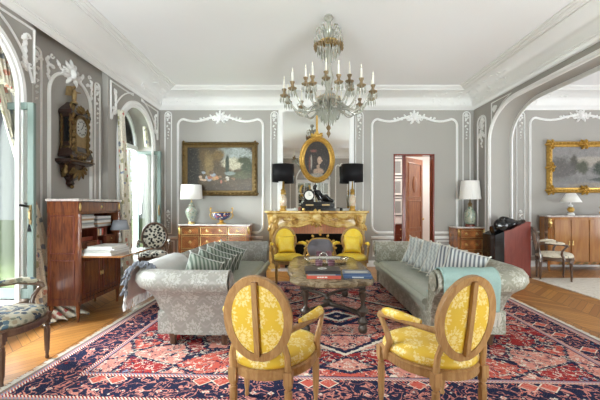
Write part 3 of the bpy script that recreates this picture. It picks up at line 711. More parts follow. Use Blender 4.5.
# ---------------------------------------------------------------- outside
struct(B().box(-60, -3.66, -40, 70, -.9, -.8).make('ground', 'grass'))
def tree(x, y, h, r, label, crown=True, seed=1):
    rr = random.Random(seed); t = thing('birch_tree', label, 'tree', (x, y, -.8), 0, 'birches in the garden')
    b = B(); b.tube([(0, 0, 0), (.05, .02, h*.3), (-.04, .05, h*.6), (.06, 0, h)], [r, r*.85, r*.6, r*.25], 10)
    for k in range(7):
        z = h*(.4+.08*k); a = rr.uniform(0, 6.28); b.tube([(0, 0, z), (math.cos(a)*h*.12, math.sin(a)*h*.12, z+h*.1), (math.cos(a)*h*.2, math.sin(a)*h*.2, z+h*.12)], [r*.35, r*.22, r*.08], 6)
    b.make('trunk', 'birch', t)
    b = B()
    for k in range(420):
        u = rr.gauss(0, 1); v = rr.gauss(0, 1); z = h*rr.uniform(.35, 1.05); s = h*.13
        c = Vector((u*s, v*s, z)); R = Matrix.Rotation(rr.uniform(0, 6.28), 3, 'Z') @ Matrix.Rotation(rr.uniform(0, 3), 3, 'X'); L = rr.uniform(.06, .14)
        b.add([c+R @ Vector(p) for p in ((-L, 0, 0), (0, -L*.6, .01), (L, 0, 0), (0, L*.6, .01))], [(0, 1, 2, 3)])
    b.make('foliage', 'leafy', t, smooth=0)
tree(-11.6, 14.2, 7, .10, 'slim pale birch seen through the glass of the near window')
tree(-16.5, 18.0, 8, .13, 'birch further out behind the near window')
tree(-10.2, 21.5, 7, .09, 'birch seen just inside the far window opening', seed=3)
tree(-12.6, 28.5, 8, .12, 'distant birch beyond the far window', seed=4)
tree(-19, 25, 10, .2, 'tall birch furthest out in the garden', seed=5)
tree(-10.5, -9.5, 7, .12, 'birch mirrored in the open window pane', seed=6)
b = B(); rr = random.Random(11)
for k in range(9000):
    x, y = rr.uniform(-32, -26), rr.uniform(5, 62); c = Vector((x, y, -.8+rr.random()**1.2*(3.2+math.sin(y*.7)*.8))); R = Matrix.Rotation(rr.uniform(0, 6.28), 3, 'Z') @ Matrix.Rotation(rr.uniform(0, 3), 3, 'X'); L = rr.uniform(.2, .45)
    b.add([c+R @ Vector(p) for p in ((-L, 0, 0), (0, -L*.6, .01), (L, 0, 0), (0, L*.6, .01))], [(0, 1, 2, 3)])
o = b.make('hedge', 'leafy', smooth=0); tag(o, 'pale leafy hedge at the end of the garden', 'hedge'); o['kind'] = 'stuff'
# ================================================================ RUGS
RC = (.47, 4.50, 0)
RA = math.radians(-2.2)
r = thing('persian_rug', 'large red and navy patterned oriental rug under the sofas and coffee table', 'rug', (RC[0], RC[1], 0), RA)
def rugtop(u, v): return ((u-.5)*5.24, (v-.5)*4.10, .012)
b = B(); b.box(-2.62, 2.62, -2.05, 2.05, .001, .012); b.make('pile', 'rug', r, smooth=0)
b = B(); rr = random.Random(2)
for sg in (-1, 1):
    for k in range(420):
        y = -2.05+4.1*k/419; L = rr.uniform(.03, .075); a = rr.uniform(-.03, .03)
        b.tube([(sg*2.61, y, .009), (sg*(2.62+L*.5), y+a*.5, .008), (sg*(2.62+L), y+a, .004)], [.003, .004, .002], 4)
b.make('fringe', 'fringe', r, smooth=60)
tag(B().box(4.42, 8.6, 3.6, 6.85, .001, .012).make('cream_rug', 'creamrug'), 'faded cream rug on the parquet of the next room', 'rug')

# ================================================================ SOFAS
def sofa(name, label, loc, rz, body, seatm, L=2.50):
    t = thing(name, label, 'sofa', loc, rz)
    D = .75; hy = L/2
    # frame base (skirtless)
    b = B(); b.box(-D, -.02, -hy, hy, .10, .34); b.make('base', body, t, bevel=.02)
    # scrolled arms and back, swept round the seat
    prof = [(0, .32), (0, .50), (.015, .60), (.05, .68), (.11, .735), (.18, .762), (.25, .765), (.32, .74), (.365, .69), (.37, .63), (.335, .58), (.28, .555), (.21, .51), (.145, .43), (.09, .30), (.065, .10), (.02, .10)]
    xi, yi, rc_ = -.70, hy-.05, .14
    path = [(-.0, -yi)] + [(-.18*k, -yi) for k in range(1, 4)] + arc(xi+rc_, -yi+rc_, rc_, rc_, -PI/2, -PI, 6) + [(xi, -.5), (xi, 0), (xi, .5)] + arc(xi+rc_, yi-rc_, rc_, rc_, PI, PI/2, 6) + [(-.18*k, yi) for k in (3, 2, 1)] + [(0, yi)]
    path = [Vector((x, y, 0)) for x, y in path]
    P = []; n = len(path); 
    for i in range(n):
        a = (path[i]-path[i-1]).normalized() if i else None; c = (path[(i+1) % n]-path[i]).normalized() if i < n-1 else None
        a = a or c; c = c or a; tq = (a+c).normalized(); nn = Vector((-tq.y, tq.x, 0))*1.0   # left of travel
        nn = -nn if False else nn
        k = 1/max(.5, tq.dot(a)); P.append((path[i], nn*k))
    # outward is away from the seat: on the first arm travel is -x, outward is -y
    sgn = 1 if P[0][1].y < 0 else -1
    v = []; m = len(prof)
    for i, (p, nn) in enumerate(P):
        nn = Vector((nn.x*.86, nn.y*.76, 0))
        for o, z in prof: v.append((p.x+sgn*nn.x*o, p.y+sgn*nn.y*o, z))
    f = [(i*m+k, i*m+(k+1) % m, (i+1)*m+(k+1) % m, (i+1)*m+k) for i in range(n-1) for k in range(m)] + [tuple(range(m))[::-1], tuple(range((n-1)*m, n*m))]
    b = B(); b.add(v, f); b.make('arms_and_back', body, t, smooth=55)
    # front scroll facings
    for sg in (-1, 1):
        b = B(); pts = [(sg*(yi+o*.76), z) for o, z in prof[:15]]
        b.tube([(.004, y, z) for y, z in pts], .010, 6, True)
        b.lathe([(.0, 0), (.05, .0), (.085, .012), (.09, .02), (.07, .03), (.0, .034)], (0, sg*(yi+.155), .655), 16, Ry(PI/2))
        b.make('scroll_facing', body, t, smooth=60)
    # seat cushion, softly domed
    def top(u, v):
        x = -.71+.75*u; y = -yi+.005+(2*yi-.01)*v; e = min(1, min(u, 1-u)*9)**.5*min(1, min(v, 1-v)*22)**.5
        return (x, y, .385+.085*e+.012*math.sin(PI*u)*math.sin(PI*v))
    b = B(); b.grid(top, 20, 44); b.box(-.71, .035, -yi+.005, yi-.005, .33, .386); b.make('seat_cushion', seatm, t, smooth=60)
    b = B(); b.tube([(.035, -yi+.01, .42), (.038, 0, .425), (.035, yi-.01, .42)], .034, 10); b.make('seat_edge', seatm, t, smooth=60)
    b = B(); b.tube([(-.005, -yi, .335), (-.005, yi, .335)], .008, 6); b.make('piping', body, t)
    for sx in (-.08, -.60):
        for sy in (-1, 1):
            b = B(); b.lathe([(.03, 0), (.034, .02), (.03, .05), (.042, .085), (.045, .11)], (sx, sy*(hy-.04), 0.0), 12); b.make('leg', 'walnut', t)
    return t
SL = sofa('scroll_arm_sofa', 'silvery grey damask sofa on the left with a fringed white throw on its back', (-.62, 4.80, .012), -math.radians(2.5)-0, 'grey_d', 'seat_s')
SR = sofa('scroll_arm_sofa', 'olive grey damask sofa on the right with an aqua throw over its near arm', (1.29, 4.80, .012), PI, 'green_d', 'seat_s')

def pillow(name, label, mat, loc, rz, tilt, size=.44, tas='fringe', group=None, lean=0, sides=True):
    t = thing(name, label, 'cushion', loc, rz, group)
    R = Matrix.Rotation(tilt, 3, 'X') @ Matrix.Rotation(lean, 3, 'Y')
    def mk(sg):
        def fn(u, v):
            a, c = 2*u-1, 2*v-1; k = .5*size*(1-.07*(1-abs(a)**3)*0); px_ = a*(1-.10*(1-a*a)*abs(c)**2*0-.09*(1-abs(c))*(abs(a)**2)); pz_ = c*(1-.09*(1-abs(a))*(abs(c)**2))
            th = .075*((1-a**4)*(1-c**4))**.5
            return R @ Vector((px_*size/2, sg*th, pz_*size/2+size/2))
        return fn
    b = B(); b.grid(mk(1), 14, 14).grid(mk(-1), 14, 14); b.make('cover', mat, t, smooth=80)
    if mat != 'yellow2':
        f_ = mk(1); ed = [f_(k/14, 0) for k in range(14)]+[f_(1, k/14) for k in range(14)]+[f_(1-k/14, 1) for k in range(14)]+[f_(0, 1-k/14) for k in range(14)]
        b = B(); b.tube(ed, .007, 6, True); b.make('piping', tas if tas != 'greenstripe' else 'paper_g', t, smooth=60)
    for a, c in ((-1, 1), (1, 1), (-1, -1), (1, -1)):
        b = B(); p = R @ Vector((a*size/2, 0, c*size/2+size/2)); d = R @ Vector((a, 0, c)).normalized()
        b.tube([p-d*.012, p+d*.008, p+d*.024], [.006, .010, .008], 6)
        b.make('tassel', tas, t)
    return t
def world(s, x, y, z): m = Matrix.Translation(s.location) @ Matrix.Rotation(s.rotation_euler.z, 4, 'Z'); return m @ Vector((x, y, z))
# left sofa: five cushions in a row against the back, seen from the end
LN = ['sage striped cushion nearest to the near arm of the left sofa', 'sage striped cushion second from the front on the left sofa', 'sage striped cushion in the middle of the five on the left sofa', 'sage striped cushion second from the far end on the left sofa', 'sage striped cushion standing furthest back on the left sofa']
for k in range(5):
    p = world(SL, -.44, -1.0+.30*k, .49)
    pillow('striped_cushion', LN[k], 'greenstripe' if k % 2 == 0 else 'greenstripe2', (p.x, p.y, p.z+.0), math.radians(30-2*k), math.radians(-22), .37, 'paper_g', 'sage striped cushions on the left sofa', lean=math.radians(24))
RN = ['dark and white striped cushion nearest the aqua throw', 'grey striped cushion second from the near end of the right sofa', 'grey zigzag striped cushion third from the near end of the right sofa', 'pale striped cushion in the middle of the right sofa row', 'pale grey striped cushion next to the furthest one on the right sofa', 'pale grey striped cushion furthest back on the right sofa']
for k in range(6):
    p = world(SR, -.42, .84-.27*k, .495)
    pillow('striped_cushion', RN[k], ['darkstripe', 'darkstripe', 'greystripe', 'greystripe', 'greystripe', 'greystripe'][k], (p.x, p.y, p.z), math.radians(-34+2*k), math.radians(-30), .43, 'fringe', 'striped cushions on the right sofa', lean=math.radians(14))

# fringed white throw over the back of the left sofa
def drape(t, path, width, axis, mat, name, th=.012, nseg=None, wav=.01, flare=0.0, sk=0.0):
    """cloth following path (list of (a,z)) spread over width along the other axis"""
    P = path; n = len(P)-1
    def fn(u, v):
        i = min(n-1, int(u*n)); fr = u*n-i; a = P[i][0]*(1-fr)+P[i+1][0]*fr; z = P[i][1]*(1-fr)+P[i+1][1]*fr
        w_ = (v-.5)*width*(1+flare*u)+sk*u; wob = wav*math.sin(v*17+u*3)*(.3+u)
        return (a+wob*.6, w_, z+wob*.4) if axis == 'x' else (w_, a+wob*.6, z+wob*.4)
    b = B(); b.grid(fn, n*3, 26); o = b.make(name, mat, t, smooth=80, solid=th); return fn
# profile heights of the sofa roll: outward offset, z (local x of back = -.80 - o)
t = thing('white_throw', 'white woollen throw with grey fringe hanging over the left sofa back', 'throw', tuple(world(SL, 0, -.82, 0)), SL.rotation_euler.z)
pp = [(-.70, .60), (-.73, .70), (-.79, .758), (-.86, .79), (-.93, .79), (-.985, .765), (-1.025, .71), (-1.04, .63), (-1.045, .53), (-1.05, .44)]
fn = drape(t, pp, .86, 'x', 'wool', 'cloth', .02, wav=.02, flare=.15)
# second fold lying along the corner of the near arm
b = B()
def fold(u, v):
    x = -.30-.78*u; y = -.42-.14*math.sin(u*2)+(v-.5)*.42*(1-.1*u)
    return (x, y-.0, .79+.012*math.sin(v*9+u*4)-.11*max(0, u-.75)*4*u-.12*max(0, .42-abs(1))*0 - .10*max(0, (v-.0))*0)
b = B(); rr = random.Random(4)
for k in range(60):
    q_ = fn(1.0, k/59); b.tube([q_, (q_[0]+rr.uniform(-.012, .012), q_[1]+rr.uniform(-.01, .01), q_[2]-.05), (q_[0]-.005, q_[1]+rr.uniform(-.02, .02), q_[2]-.10)], [.006, .008, .004], 4)
b.make('fringe', 'wool', t)
b = B()
for k in range(110):     # dark knotted fringe along the near edge of the throw
    q_ = Vector(fn(k/109*.93, .03)); d = Vector((rr.uniform(-.03, .03), -.045-rr.random()*.04, rr.uniform(-.03, .015)))
    b.tube([q_+Vector((0, 0, .014)), q_+d*.5+Vector((0, 0, .022)), q_+d], [.010, .014, .006], 5)
b.make('knotted_fringe', 'gfringe', t, label='dark grey knotted fringe')
# aqua throw over the near arm of the right sofa; local -> sofa frame, arm along x at y=+1.11 (near end after the half turn)
t = thing('aqua_throw', 'aqua woven throw with white fringe over the near arm of the right sofa', 'throw', tuple(world(SR, -.29, 1.20, 0)), PI)
pa = [(-.16, .50), (-.10, .478), (-.03, .50), (-.012, .60), (.015, .69), (.07, .755), (.135, .785), (.20, .785), (.262, .755), (.295, .70), (.30, .63), (.29, .55), (.285, .47), (.28, .40)]
fn = drape(t, pa, .52, 'y', 'throw_t', 'cloth', .010, wav=.012)
b = B()
for k in range(46):
    q_ = fn(1.0, k/45); b.tube([q_, (q_[0]+rr.uniform(-.012, .012), q_[1]+.006, q_[2]-.06), (q_[0]+rr.uniform(-.015, .015), q_[1]+.004, q_[2]-.13)], [.006, .009, .005], 4)
b.make('fringe', 'fringe', t, label='long white fringe')

# ================================================================ OVAL-BACK ARMCHAIRS
def armchair(name, label, loc, rz, wd, fab, sc_=1.0, back_open=True, hb=.735, rx=.182, rz_=.232, armfab=None, splat=True, wide=.60, group=None, legs='fluted', cover_back=None):
    t = thing(name, label, 'armchair', loc, rz, group)
    def outline(s, z, w_=wide, d=.56, n=32):
        pts = []
        for k in range(n):
            a = 2*PI*k/n; c, s_ = math.cos(a), math.sin(a)
            e = .62 if s_ > 0 else 1.0; x = abs(c)**e*math.copysign(1, c); y = abs(s_)**e*math.copysign(1, s_)
            ww = w_/2*(1-.10*(1-y)/2*1.6); pts.append((x*ww*s, y*d/2*s + .045*(1-abs(x))*(1 if y > 0 else -0.2), z))
        return pts
    b = B(); n = 32
    rings = [outline(.92, .368), outline(1, .372), outline(1.015, .385), outline(1.0, .40), outline(1.02, .424), outline(.98, .432), outline(.6, .432)]
    v = [p for r_ in rings for p in r_]
    f = [(i*n+k, i*n+(k+1) % n, (i+1)*n+(k+1) % n, (i+1)*n+k) for i in range(len(rings)-1) for k in range(n)]+[tuple(range(n))[::-1], tuple(range((len(rings)-1)*n, len(rings)*n))]
    b.add(v, f); b.make('seat_frame', wd, t, smooth=50)
    b = B(); rings = [outline(.95, .432), outline(.985, .445), outline(.985, .462), outline(.93, .492), outline(.75, .512), outline(.4, .522), outline(.05, .524)]
    v = [p for r_ in rings for p in r_]; f = [(i*n+k, i*n+(k+1) % n, (i+1)*n+(k+1) % n, (i+1)*n+k) for i in range(len(rings)-1) for k in range(n)]+[tuple(range(n))[::-1], tuple(range((len(rings)-1)*n, len(rings)*n))]
    b.add(v, f); b.make('seat', fab, t, smooth=80)
    def bk(x, z, dy=0): 
        return (x, -.255-(z-.45)*.15+.022*(x*x)/(.2**2)+dy, z)
    ov = [bk(rx*math.cos(a), hb+rz_*math.sin(a)) for a in [2*PI*k/36 for k in range(36)]]
    b = B(); b.sweep([Vector(p) for p in ov], [(-.024, -.018), (-.02, .016), (-.008, .024), (.012, .022), (.024, .010), (.024, -.018)], (0, .97, .24), True)
    for sx in (-1, 1):   # uprights from the oval to the seat
        b.tube([bk(sx*rx*.80, hb-rz_*.62), bk(sx*rx*.92, hb-rz_*.95), bk(sx*rx*.93, .38)], [.020, .019, .022], 6, flat=.9)
    b.make('backrest_frame', wd, t, smooth=50)
    def pad(off, bulge):
        def fn(u, v):
            a = 2*PI*u; r_ = v; x = (rx-.018)*r_*math.cos(a); z = hb+(rz_-.018)*r_*math.sin(a)
            return bk(x, z, off+bulge*(1-r_*r_))
        return fn
    b = B(); b.grid(pad(.012, .045), 36, 6).grid(pad(-.010, -.006), 36, 6)
    b.make('backrest', fab, t, smooth=80)
    if splat:
        b = B(); b.tube([bk(0, hb-rz_+.01, -.022), bk(0, hb, -.024), bk(0, hb+rz_-.01, -.022)], .021, 4, flat=1.0); b.make('back_splat', wd, t, smooth=20)
    for sx in (-1, 1):
        b = B(); x1 = wide/2
        p0 = Vector(bk(sx*rx*.97, .665)); pts = [p0, Vector((sx*(rx+.045), -.20, .675)), Vector((sx*(x1-.01), -.06, .685)), Vector((sx*(x1+.005), .08, .675)), Vector((sx*(x1+.0), .145, .665)), Vector((sx*(x1), .165, .64))]
        b.tube(pts, [.018, .017, .018, .019, .024, .016], 8)
        b.tube([(sx*x1, .150, .655), (sx*(x1+.004), .115, .62), (sx*(x1-.005), .075, .56), (sx*(x1-.02), .07, .50), (sx*(x1-.022), .10, .44), (sx*(x1-.022), .11, .38)], [.019, .017, .019, .022, .024, .026], 8)
        b.make('armrest', wd, t, smooth=60)
        b = B(); pts = [(sx*(rx+.045), -.175, .695), (sx*(x1-.015), -.06, .705), (sx*(x1+.003), .06, .70), (sx*(x1), .11, .692)]
        b.tube(pts, [.018, .030, .030, .018], 10, flat=.9); b.make('arm_pad', armfab or fab, t, smooth=80)
    for sx in (-1, 1):
        for y, xx in ((.225, wide/2-.05), (-.235, wide/2-.135)):
            b = B(); c = (sx*xx, y, 0)
            pr = [(.0135, 0), (.017, .012), (.013, .03), (.0165, .06), (.022, .27), (.025, .30), (.018, .305), (.018, .315), (.027, .325), (.027, .345)]
            b.lathe(pr, c, 12); b.box(c[0]-.025, c[0]+.025, y-.025, y+.025, .345, .42)
            if legs == 'fluted':
                for k in range(8):
                    a = 2*PI*k/8; b.tube([(c[0]+.0165*math.cos(a), y+.0165*math.sin(a), .07), (c[0]+.0225*math.cos(a), y+.0225*math.sin(a), .27)], .0035, 4)
            b.make('leg', wd, t, smooth=40)
    return t
CH = 'oval-backed yellow armchairs'
armchair('oval_back_armchair', 'yellow damask armchair seen from behind in the left foreground', (-.185, 2.36, .012), math.radians(-12), 'beech', 'yellow', wide=.61)
armchair('oval_back_armchair', 'yellow damask armchair seen from behind in the right foreground', (.875, 2.36, .012), math.radians(18), 'beech', 'yellow', wide=.61)
c1 = armchair('oval_back_armchair', 'yellow armchair facing the room, left of the hearth', (-.215, 6.42, .012), PI+math.radians(14), 'giltwood', 'yellow2', splat=False, wide=.60, rx=.20)
c2 = armchair('oval_back_armchair', 'yellow armchair facing the room, right of the hearth', (.92, 6.42, .012), PI-math.radians(14), 'giltwood', 'yellow2', splat=False, wide=.60, rx=.20)
for c_, nm, yy in ((c1, 'yellow silk cushion on the armchair left of the hearth', 1), (c2, 'yellow silk cushion on the armchair right of the hearth', -1)):
    p = world(c_, 0, -.13, .518); pillow('yellow_cushion', nm, 'yellow2', (p.x, p.y, p.z), c_.rotation_euler.z, math.radians(14), .31, 'yellow2', 'yellow silk cushions')
armchair('tapestry_armchair', 'dark carved armchair with blue tapestry seat cut off by the left edge', (-2.53, 3.02, 0), -PI/2+math.radians(3), 'walnut', 'tapestry', splat=False, wide=.64)
armchair('oval_back_armchair', 'oval-backed armchair in black and cream print beside the far window', (-2.82, 6.95, 0), math.radians(200), 'walnut', 'toile', splat=False, wide=.56, hb=.77, rz_=.26, rx=.23)
armchair('open_armchair', 'small cream-seated wooden armchair in front of the honey cabinet', (4.78, 6.80, 0), math.radians(-112), 'walnut', 'cream', splat=False, wide=.58, legs='plain')

# ================================================================ COFFEE TABLE
TC = (.36, 4.80)
t = thing('coffee_table', 'low brown marble table with turned legs between the two sofas', 'coffee table', (TC[0], TC[1], .012), 0); t.scale = (1, 1, 1.09)
def lobed(s, n=72):
    pts = []
    for k in range(n):
        a = 2*PI*k/n; c, s_ = math.cos(a), math.sin(a)
        x = abs(c)**.45*math.copysign(1, c)*.50; y = abs(s_)**.45*math.copysign(1, s_)*1.04
        m_ = 1+.020*math.cos(8*a+.3)+.016*math.cos(12*a)
        pts.append((x*m_*s, y*m_*(1-(1-s)*.5)))
    return pts
b = B(); rg = [(lobed(.94), .475), (lobed(1.0), .485), (lobed(1.01), .50), (lobed(1.0), .515), (lobed(.985), .522), (lobed(.6), .522)]
n = 72; v = [(x, y, z) for P_, z in rg for x, y in P_]
f = [(i*n+k, i*n+(k+1) % n, (i+1)*n+(k+1) % n, (i+1)*n+k) for i in range(len(rg)-1) for k in range(n)]+[tuple(range(n))[::-1], tuple(range((len(rg)-1)*n, len(rg)*n))]
b.add(v, f).make('marble_top', 'bmarble', t, smooth=45)
b = B(); b.box(-.36, .36, -.86, .86, .43, .476); b.make('apron', 'leg', t, bevel=.008)
LEGS = [(-.30, -.90), (.32, -.90), (-.30, .66), (.32, .66)]
pr = [(.030, 0), (.045, .015), (.052, .045), (.042, .075), (.028, .085), (.050, .10), (.055, .125), (.035, .145), (.022, .165), (.038, .19), (.062, .215), (.060, .235), (.032, .255), (.020, .275), (.024, .32), (.040, .375), (.044, .395), (.026, .41), (.040, .425), (.040, .435)]
for x, y in LEGS:
    b = B(); b.lathe(pr, (x, y, 0), 18); b.make('leg', 'leg', t, smooth=60)
b = B()
for x, y in LEGS:
    sx = 1 if x > 0 else -1; pts = []
    for k in range(13):
        u = k/12; pts.append((x*(1-u)+.0+sx*.07*math.sin(u*2*PI), (y+.09)*(1-u)-.09*1+.0, .115+.035*math.sin(u*PI)))
    b.tube(pts, [.020+.008*math.sin(PI*k/12*2)**2 for k in range(13)], 8)
b.ball((0, -.09, .12), (.07, .07, .035), 12, 6).lathe([(.03, 0), (.012, .03), (.025, .05), (.0, .08)], (0, -.09, .15), 10)
b.make('stretcher', 'leg', t, smooth=60)
TZ = .012+.522*1.09+.0005
def book(name, label, x, y, z, w_, d, h, rz, cov, cat='book', group=None, marks=None):
    t = thing(name, label, cat, (x, y, z), rz, group)
    b = B(); b.box(-w_/2, w_/2, -d/2, d/2, 0, .004).box(-w_/2, w_/2, -d/2, d/2, h-.004, h).box(-w_/2, w_/2, -d/2, -d/2+.004, 0, h); b.make('cover', cov, t, bevel=.001, smooth=0)
    b = B(); b.box(-w_/2+.004, w_/2-.006, -d/2+.004, d/2-.006, .004, h-.004); b.make('pages', 'paper', t, smooth=0)
    if marks: marks(t, w_, d, h)
    return t
def spine_bar(c1, segs):
    def f(t, w_, d, h):
        b = B()
        for a, e in segs: b.box(-w_/2+w_*a, -w_/2+w_*e, -d/2-.0012, -d/2+.001, h*.3, h*.7)
        b.make('spine_title', c1, t, smooth=0)
    return f
z = TZ
book('red_book', 'red-spined book at the bottom of the pile on the near end of the coffee table', .265, 4.14, z, .38, .30, .034, 0, 'redbook', marks=spine_bar('paper', [(.30, .36), (.37, .42), (.43, .50), (.52, .60)])); 
def bl(t, w_, d, h):
    b = B(); b.box(w_/2-.06, w_/2+.001, -d/2-.001, -d/2+.01, .0, h); b.make('spine_band', 'bluebook', t, smooth=0)
book('grey_book', 'slim grey-blue book between the red book and the black one', .27, 4.145, z+.034, .37, .29, .018, 0, 'greybook', marks=bl)
def ring(t, w_, d, h):
    b = B(); b.lathe([(.055, h), (.055, h+.001), (.035, h+.001), (.035, h)], (0, 0, 0), 24, closed=False); b.make('cover_circle', 'paper', t)
book('black_book', 'large black book with a white circle, topmost of the pile', .255, 4.15, z+.052, .40, .31, .036, 0, 'blackbook', marks=ring)
book('blue_book', 'dark blue book at the bottom of the pair right of the pile', .66, 4.14, z, .32, .26, .026, math.radians(-6), 'bluebook', marks=spine_bar('paper', [(.3, .7)]))
def dots(t, w_, d, h):
    b = B()
    b.box(-.13, .13, -.07, .03, h, h+.0008)
    b.make('cover_pattern', 'paper_g', t, smooth=0)
book('blue_book', 'blue patterned book on top of the pair right of the pile', .645, 4.15, z+.026, .31, .24, .024, math.radians(-3), 'bluebook', marks=dots)
# silver tray
t = thing('silver_tray', 'silver tray with looped handles behind the books', 'tray', (.38, 5.20, TZ), math.radians(4))
b = B(); rg = [(.0, .006), (.9, .006), (.97, .012), (1.0, .028), (1.03, .032), (1.0, .022), (.96, .0), (.0, .0)]
n = 40; v = []
for s, z_ in rg:
    for k in range(n):
        a = 2*PI*k/n; c, s_ = math.cos(a), math.sin(a); v.append((abs(c)**.5*math.copysign(1, c)*.27*s, abs(s_)**.5*math.copysign(1, s_)*.30*s, z_))
b.add(v, [(i*n+k, i*n+(k+1) % n, (i+1)*n+(k+1) % n, (i+1)*n+k) for i in range(len(rg)-1) for k in range(n)]); b.make('dish', 'silver', t, smooth=50)
for sg in (-1, 1):
    b = B(); b.tube([(sg*.27, -.07, .03), (sg*.31, -.05, .055), (sg*.32, 0, .065), (sg*.31, .05, .055), (sg*.27, .07, .03)], .007, 8); b.make('handle', 'silver', t, smooth=60)
b = B(); b.tube([(-.06, .30, .03), (-.05, .32, .07), (0, .33, .09), (.05, .32, .07), (.06, .30, .03)], .007, 8); b.make('handle', 'silver', t, smooth=60)
for x, y, nm in ((.25, 4.72, 'wine-coloured tumbler at the front left of the silver tray'), (.41, 4.74, 'wine-coloured tumbler at the front right of the silver tray'), (.30, 5.66, 'wine-coloured tumbler standing behind the tray to the left'), (.46, 5.68, 'wine-coloured tumbler standing behind the tray to the right')):
    b = B(); b.lathe([(.040, 0), (.044, .01), (.050, .09), (.047, .09), (.040, .012), (0, .012)], (0, 0, 0), 20, closed=False); b.f.append(tuple(range(20))[::-1])
    o = b.make('tumbler', 'winered', smooth=50); o.location = (x, y, TZ); tag(o, nm, 'glass', 'wine-coloured tumblers')
# ================================================================ FIREPLACE
FX = px(317, 7.75)   # middle of the chimneypiece
t = thing('fireplace', 'carved yellow marble chimneypiece below the mirror', 'fireplace', (FX, YB, 0), 0)
b = B()   # shelf, serpentine front
hw, zt = 1.13, 1.27
def shelf(s, z):
    pts = []
    for k in range(41):
        u = -1+2*k/40; y = -.40-.05*math.cos(u*PI*1.0)*(1 if abs(u) < .5 else -.2)-.04*(abs(u) > .82)*math.sin((abs(u)-.82)/.18*PI)
        pts.append((u*hw*s, y-(s-1)*1.2, z))
    return pts+[(hw*s, -.01, z), (-hw*s, -.01, z)]
rg = [shelf(.965, zt-.06), shelf(.985, zt-.045), shelf(1, zt-.035), shelf(1, zt-.008), shelf(.995, zt)]
n = len(rg[0]); v = [p for r_ in rg for p in r_]
b.add(v, [(i*n+k, i*n+(k+1) % n, (i+1)*n+(k+1) % n, (i+1)*n+k) for i in range(len(rg)-1) for k in range(n)]+[tuple(range(n))[::-1], tuple(range((len(rg)-1)*n, len(rg)*n))]); b.make('mantel_shelf', 'sienna', t, smooth=50)
# frieze with serpentine lower edge
def low(u):   # lower edge height
    a = abs(u)
    return .96+.05*math.cos(a*PI*2.2)+(-.34*max(0, (a-.56)/.30)**1.6 if a > .56 else 0)
b = B(); top_, bot_ = [], []
N_ = 48; us = [-.86+1.72*k/N_ for k in range(N_+1)]
poly = [(u, low(u)) for u in us]
v = []
for k, u in enumerate(us):
    zl = poly[k][1]
    for (f_, y) in ((0, -.33), (.15, -.345), (.3, -.33), (.62, -.30), (1, -.335)): v.append((u, y, zl+(zt-.06-zl)*f_))
    v.append((u, -.0, zt-.06)); v.append((u, 0, zl))
m = 7
b.add(v, [(i*m+k, i*m+(k+1) % m, (i+1)*m+(k+1) % m, (i+1)*m+k) for i in range(N_) for k in range(m)]+[tuple(range(m)), tuple(range(N_*m, N_*m+m))]); b.make('frieze', 'sienna', t, smooth=60)
b = B(); b.tube([(u, -.345, z_+.012) for u, z_ in poly], .018, 8); b.tube([(u, -.335, z_+.065) for u, z_ in poly if abs(u) < .8], .008, 6)
b.make('frieze_moulding', 'sienna', t, smooth=60)
FW = WP('y', -.33, -1)
b = B(); b.ball((0, -.37, 1.11), (.11, .075, .13), 16, 10)
for k in range(11): a = PI*2*k/11; leaf(b, FW, .07*math.cos(a), 1.11+.08*math.sin(a), a, .13, .085, .085)
for sg in (-1, 1):
    scroll(b, FW, sg*.17, 1.12, .07, PI/2, sg, .022); scroll(b, FW, sg*.30, 1.08, .05, 0, -sg, .018)
    for k in range(4): leaf(b, FW, sg*(.20+.13*k), 1.10+.02*math.sin(k*2), 0 if sg > 0 else PI, .16, .06, .04)
b.make('cartouche', 'sienna', t, smooth=70, label='carved shell and scroll centre')
for sg in (-1, 1):
    b = B(); x = sg*.95; secs = []
    for k in range(15):   # console jamb: S profile front
        z_ = .0+ (zt-.06)*k/14; u = k/14; y = -.28-.09*u**2+.05*math.sin(u*PI*2.0)*(-1); hw_ = .105+.03*u**3-.02*math.sin(u*PI)
        secs.append([(x-hw_, 0, z_), (x-hw_, y, z_), (x-hw_*.55, y-.035, z_), (x, y-.02, z_), (x+hw_*.55, y-.035, z_), (x+hw_, y, z_), (x+hw_, 0, z_)])
    v = [p for s_ in secs for p in s_]; m = 7
    b.add(v, [(i*m+k, i*m+(k+1) % m, (i+1)*m+(k+1) % m, (i+1)*m+k) for i in range(14) for k in range(m)]+[tuple(range(m))[::-1], tuple(range(14*m, 15*m))])
    b.box(x-.14, x+.14, -.36, 0, 0, .11); b.make('jamb', 'sienna', t, smooth=40)
    b = B(); Wj = WP('y', -.40, -1); scroll(b, Wj, x, 1.08, .09, PI/2, sg, .03); leaf(b, Wj, x, 1.0, -PI/2, .28, .16, .05); leaf(b, Wj, x-.03, .99, -PI/2-.5, .18, .09, .04); leaf(b, Wj, x+.03, .99, -PI/2+.5, .18, .09, .04)
    b.lathe([(.0, -.03), (.075, -.02), (.08, .0), (.05, .03), (0, .04)], (x, -.40, 1.09), 14, Rx(PI/2)); b.make('jamb_volute', 'sienna', t, smooth=70)
b = B(); b.box(-.86, -.70, -.20, -.02, 0, .90).box(.70, .86, -.20, -.02, 0, .90).box(-.70, .70, -.20, -.02, .83, 1.02).box(-.86, -.7, -.2, -.02, .83, 1.02).box(.7, .86, -.2, -.02, .83, 1.02).box(-.70, .70, -.215, -.05, .765, .99); b.make('brick_surround', 'brick', t)
b = B(); b.box(-.70, -.66, -.24, -.02, 0, .77).box(.66, .70, -.24, -.02, 0, .77).box(-.70, .70, -.235, -.02, .745, .765).box(-.70, .70, -.03, -.015, 0, .80).box(-.7, .7, -.24, -.02, .0, .01); b.make('firebox', 'soot', t)
b = B()
for z_ in range(5): b.box(-.5, .5, -.14, -.12, .1+.05*z_, .112+.05*z_)
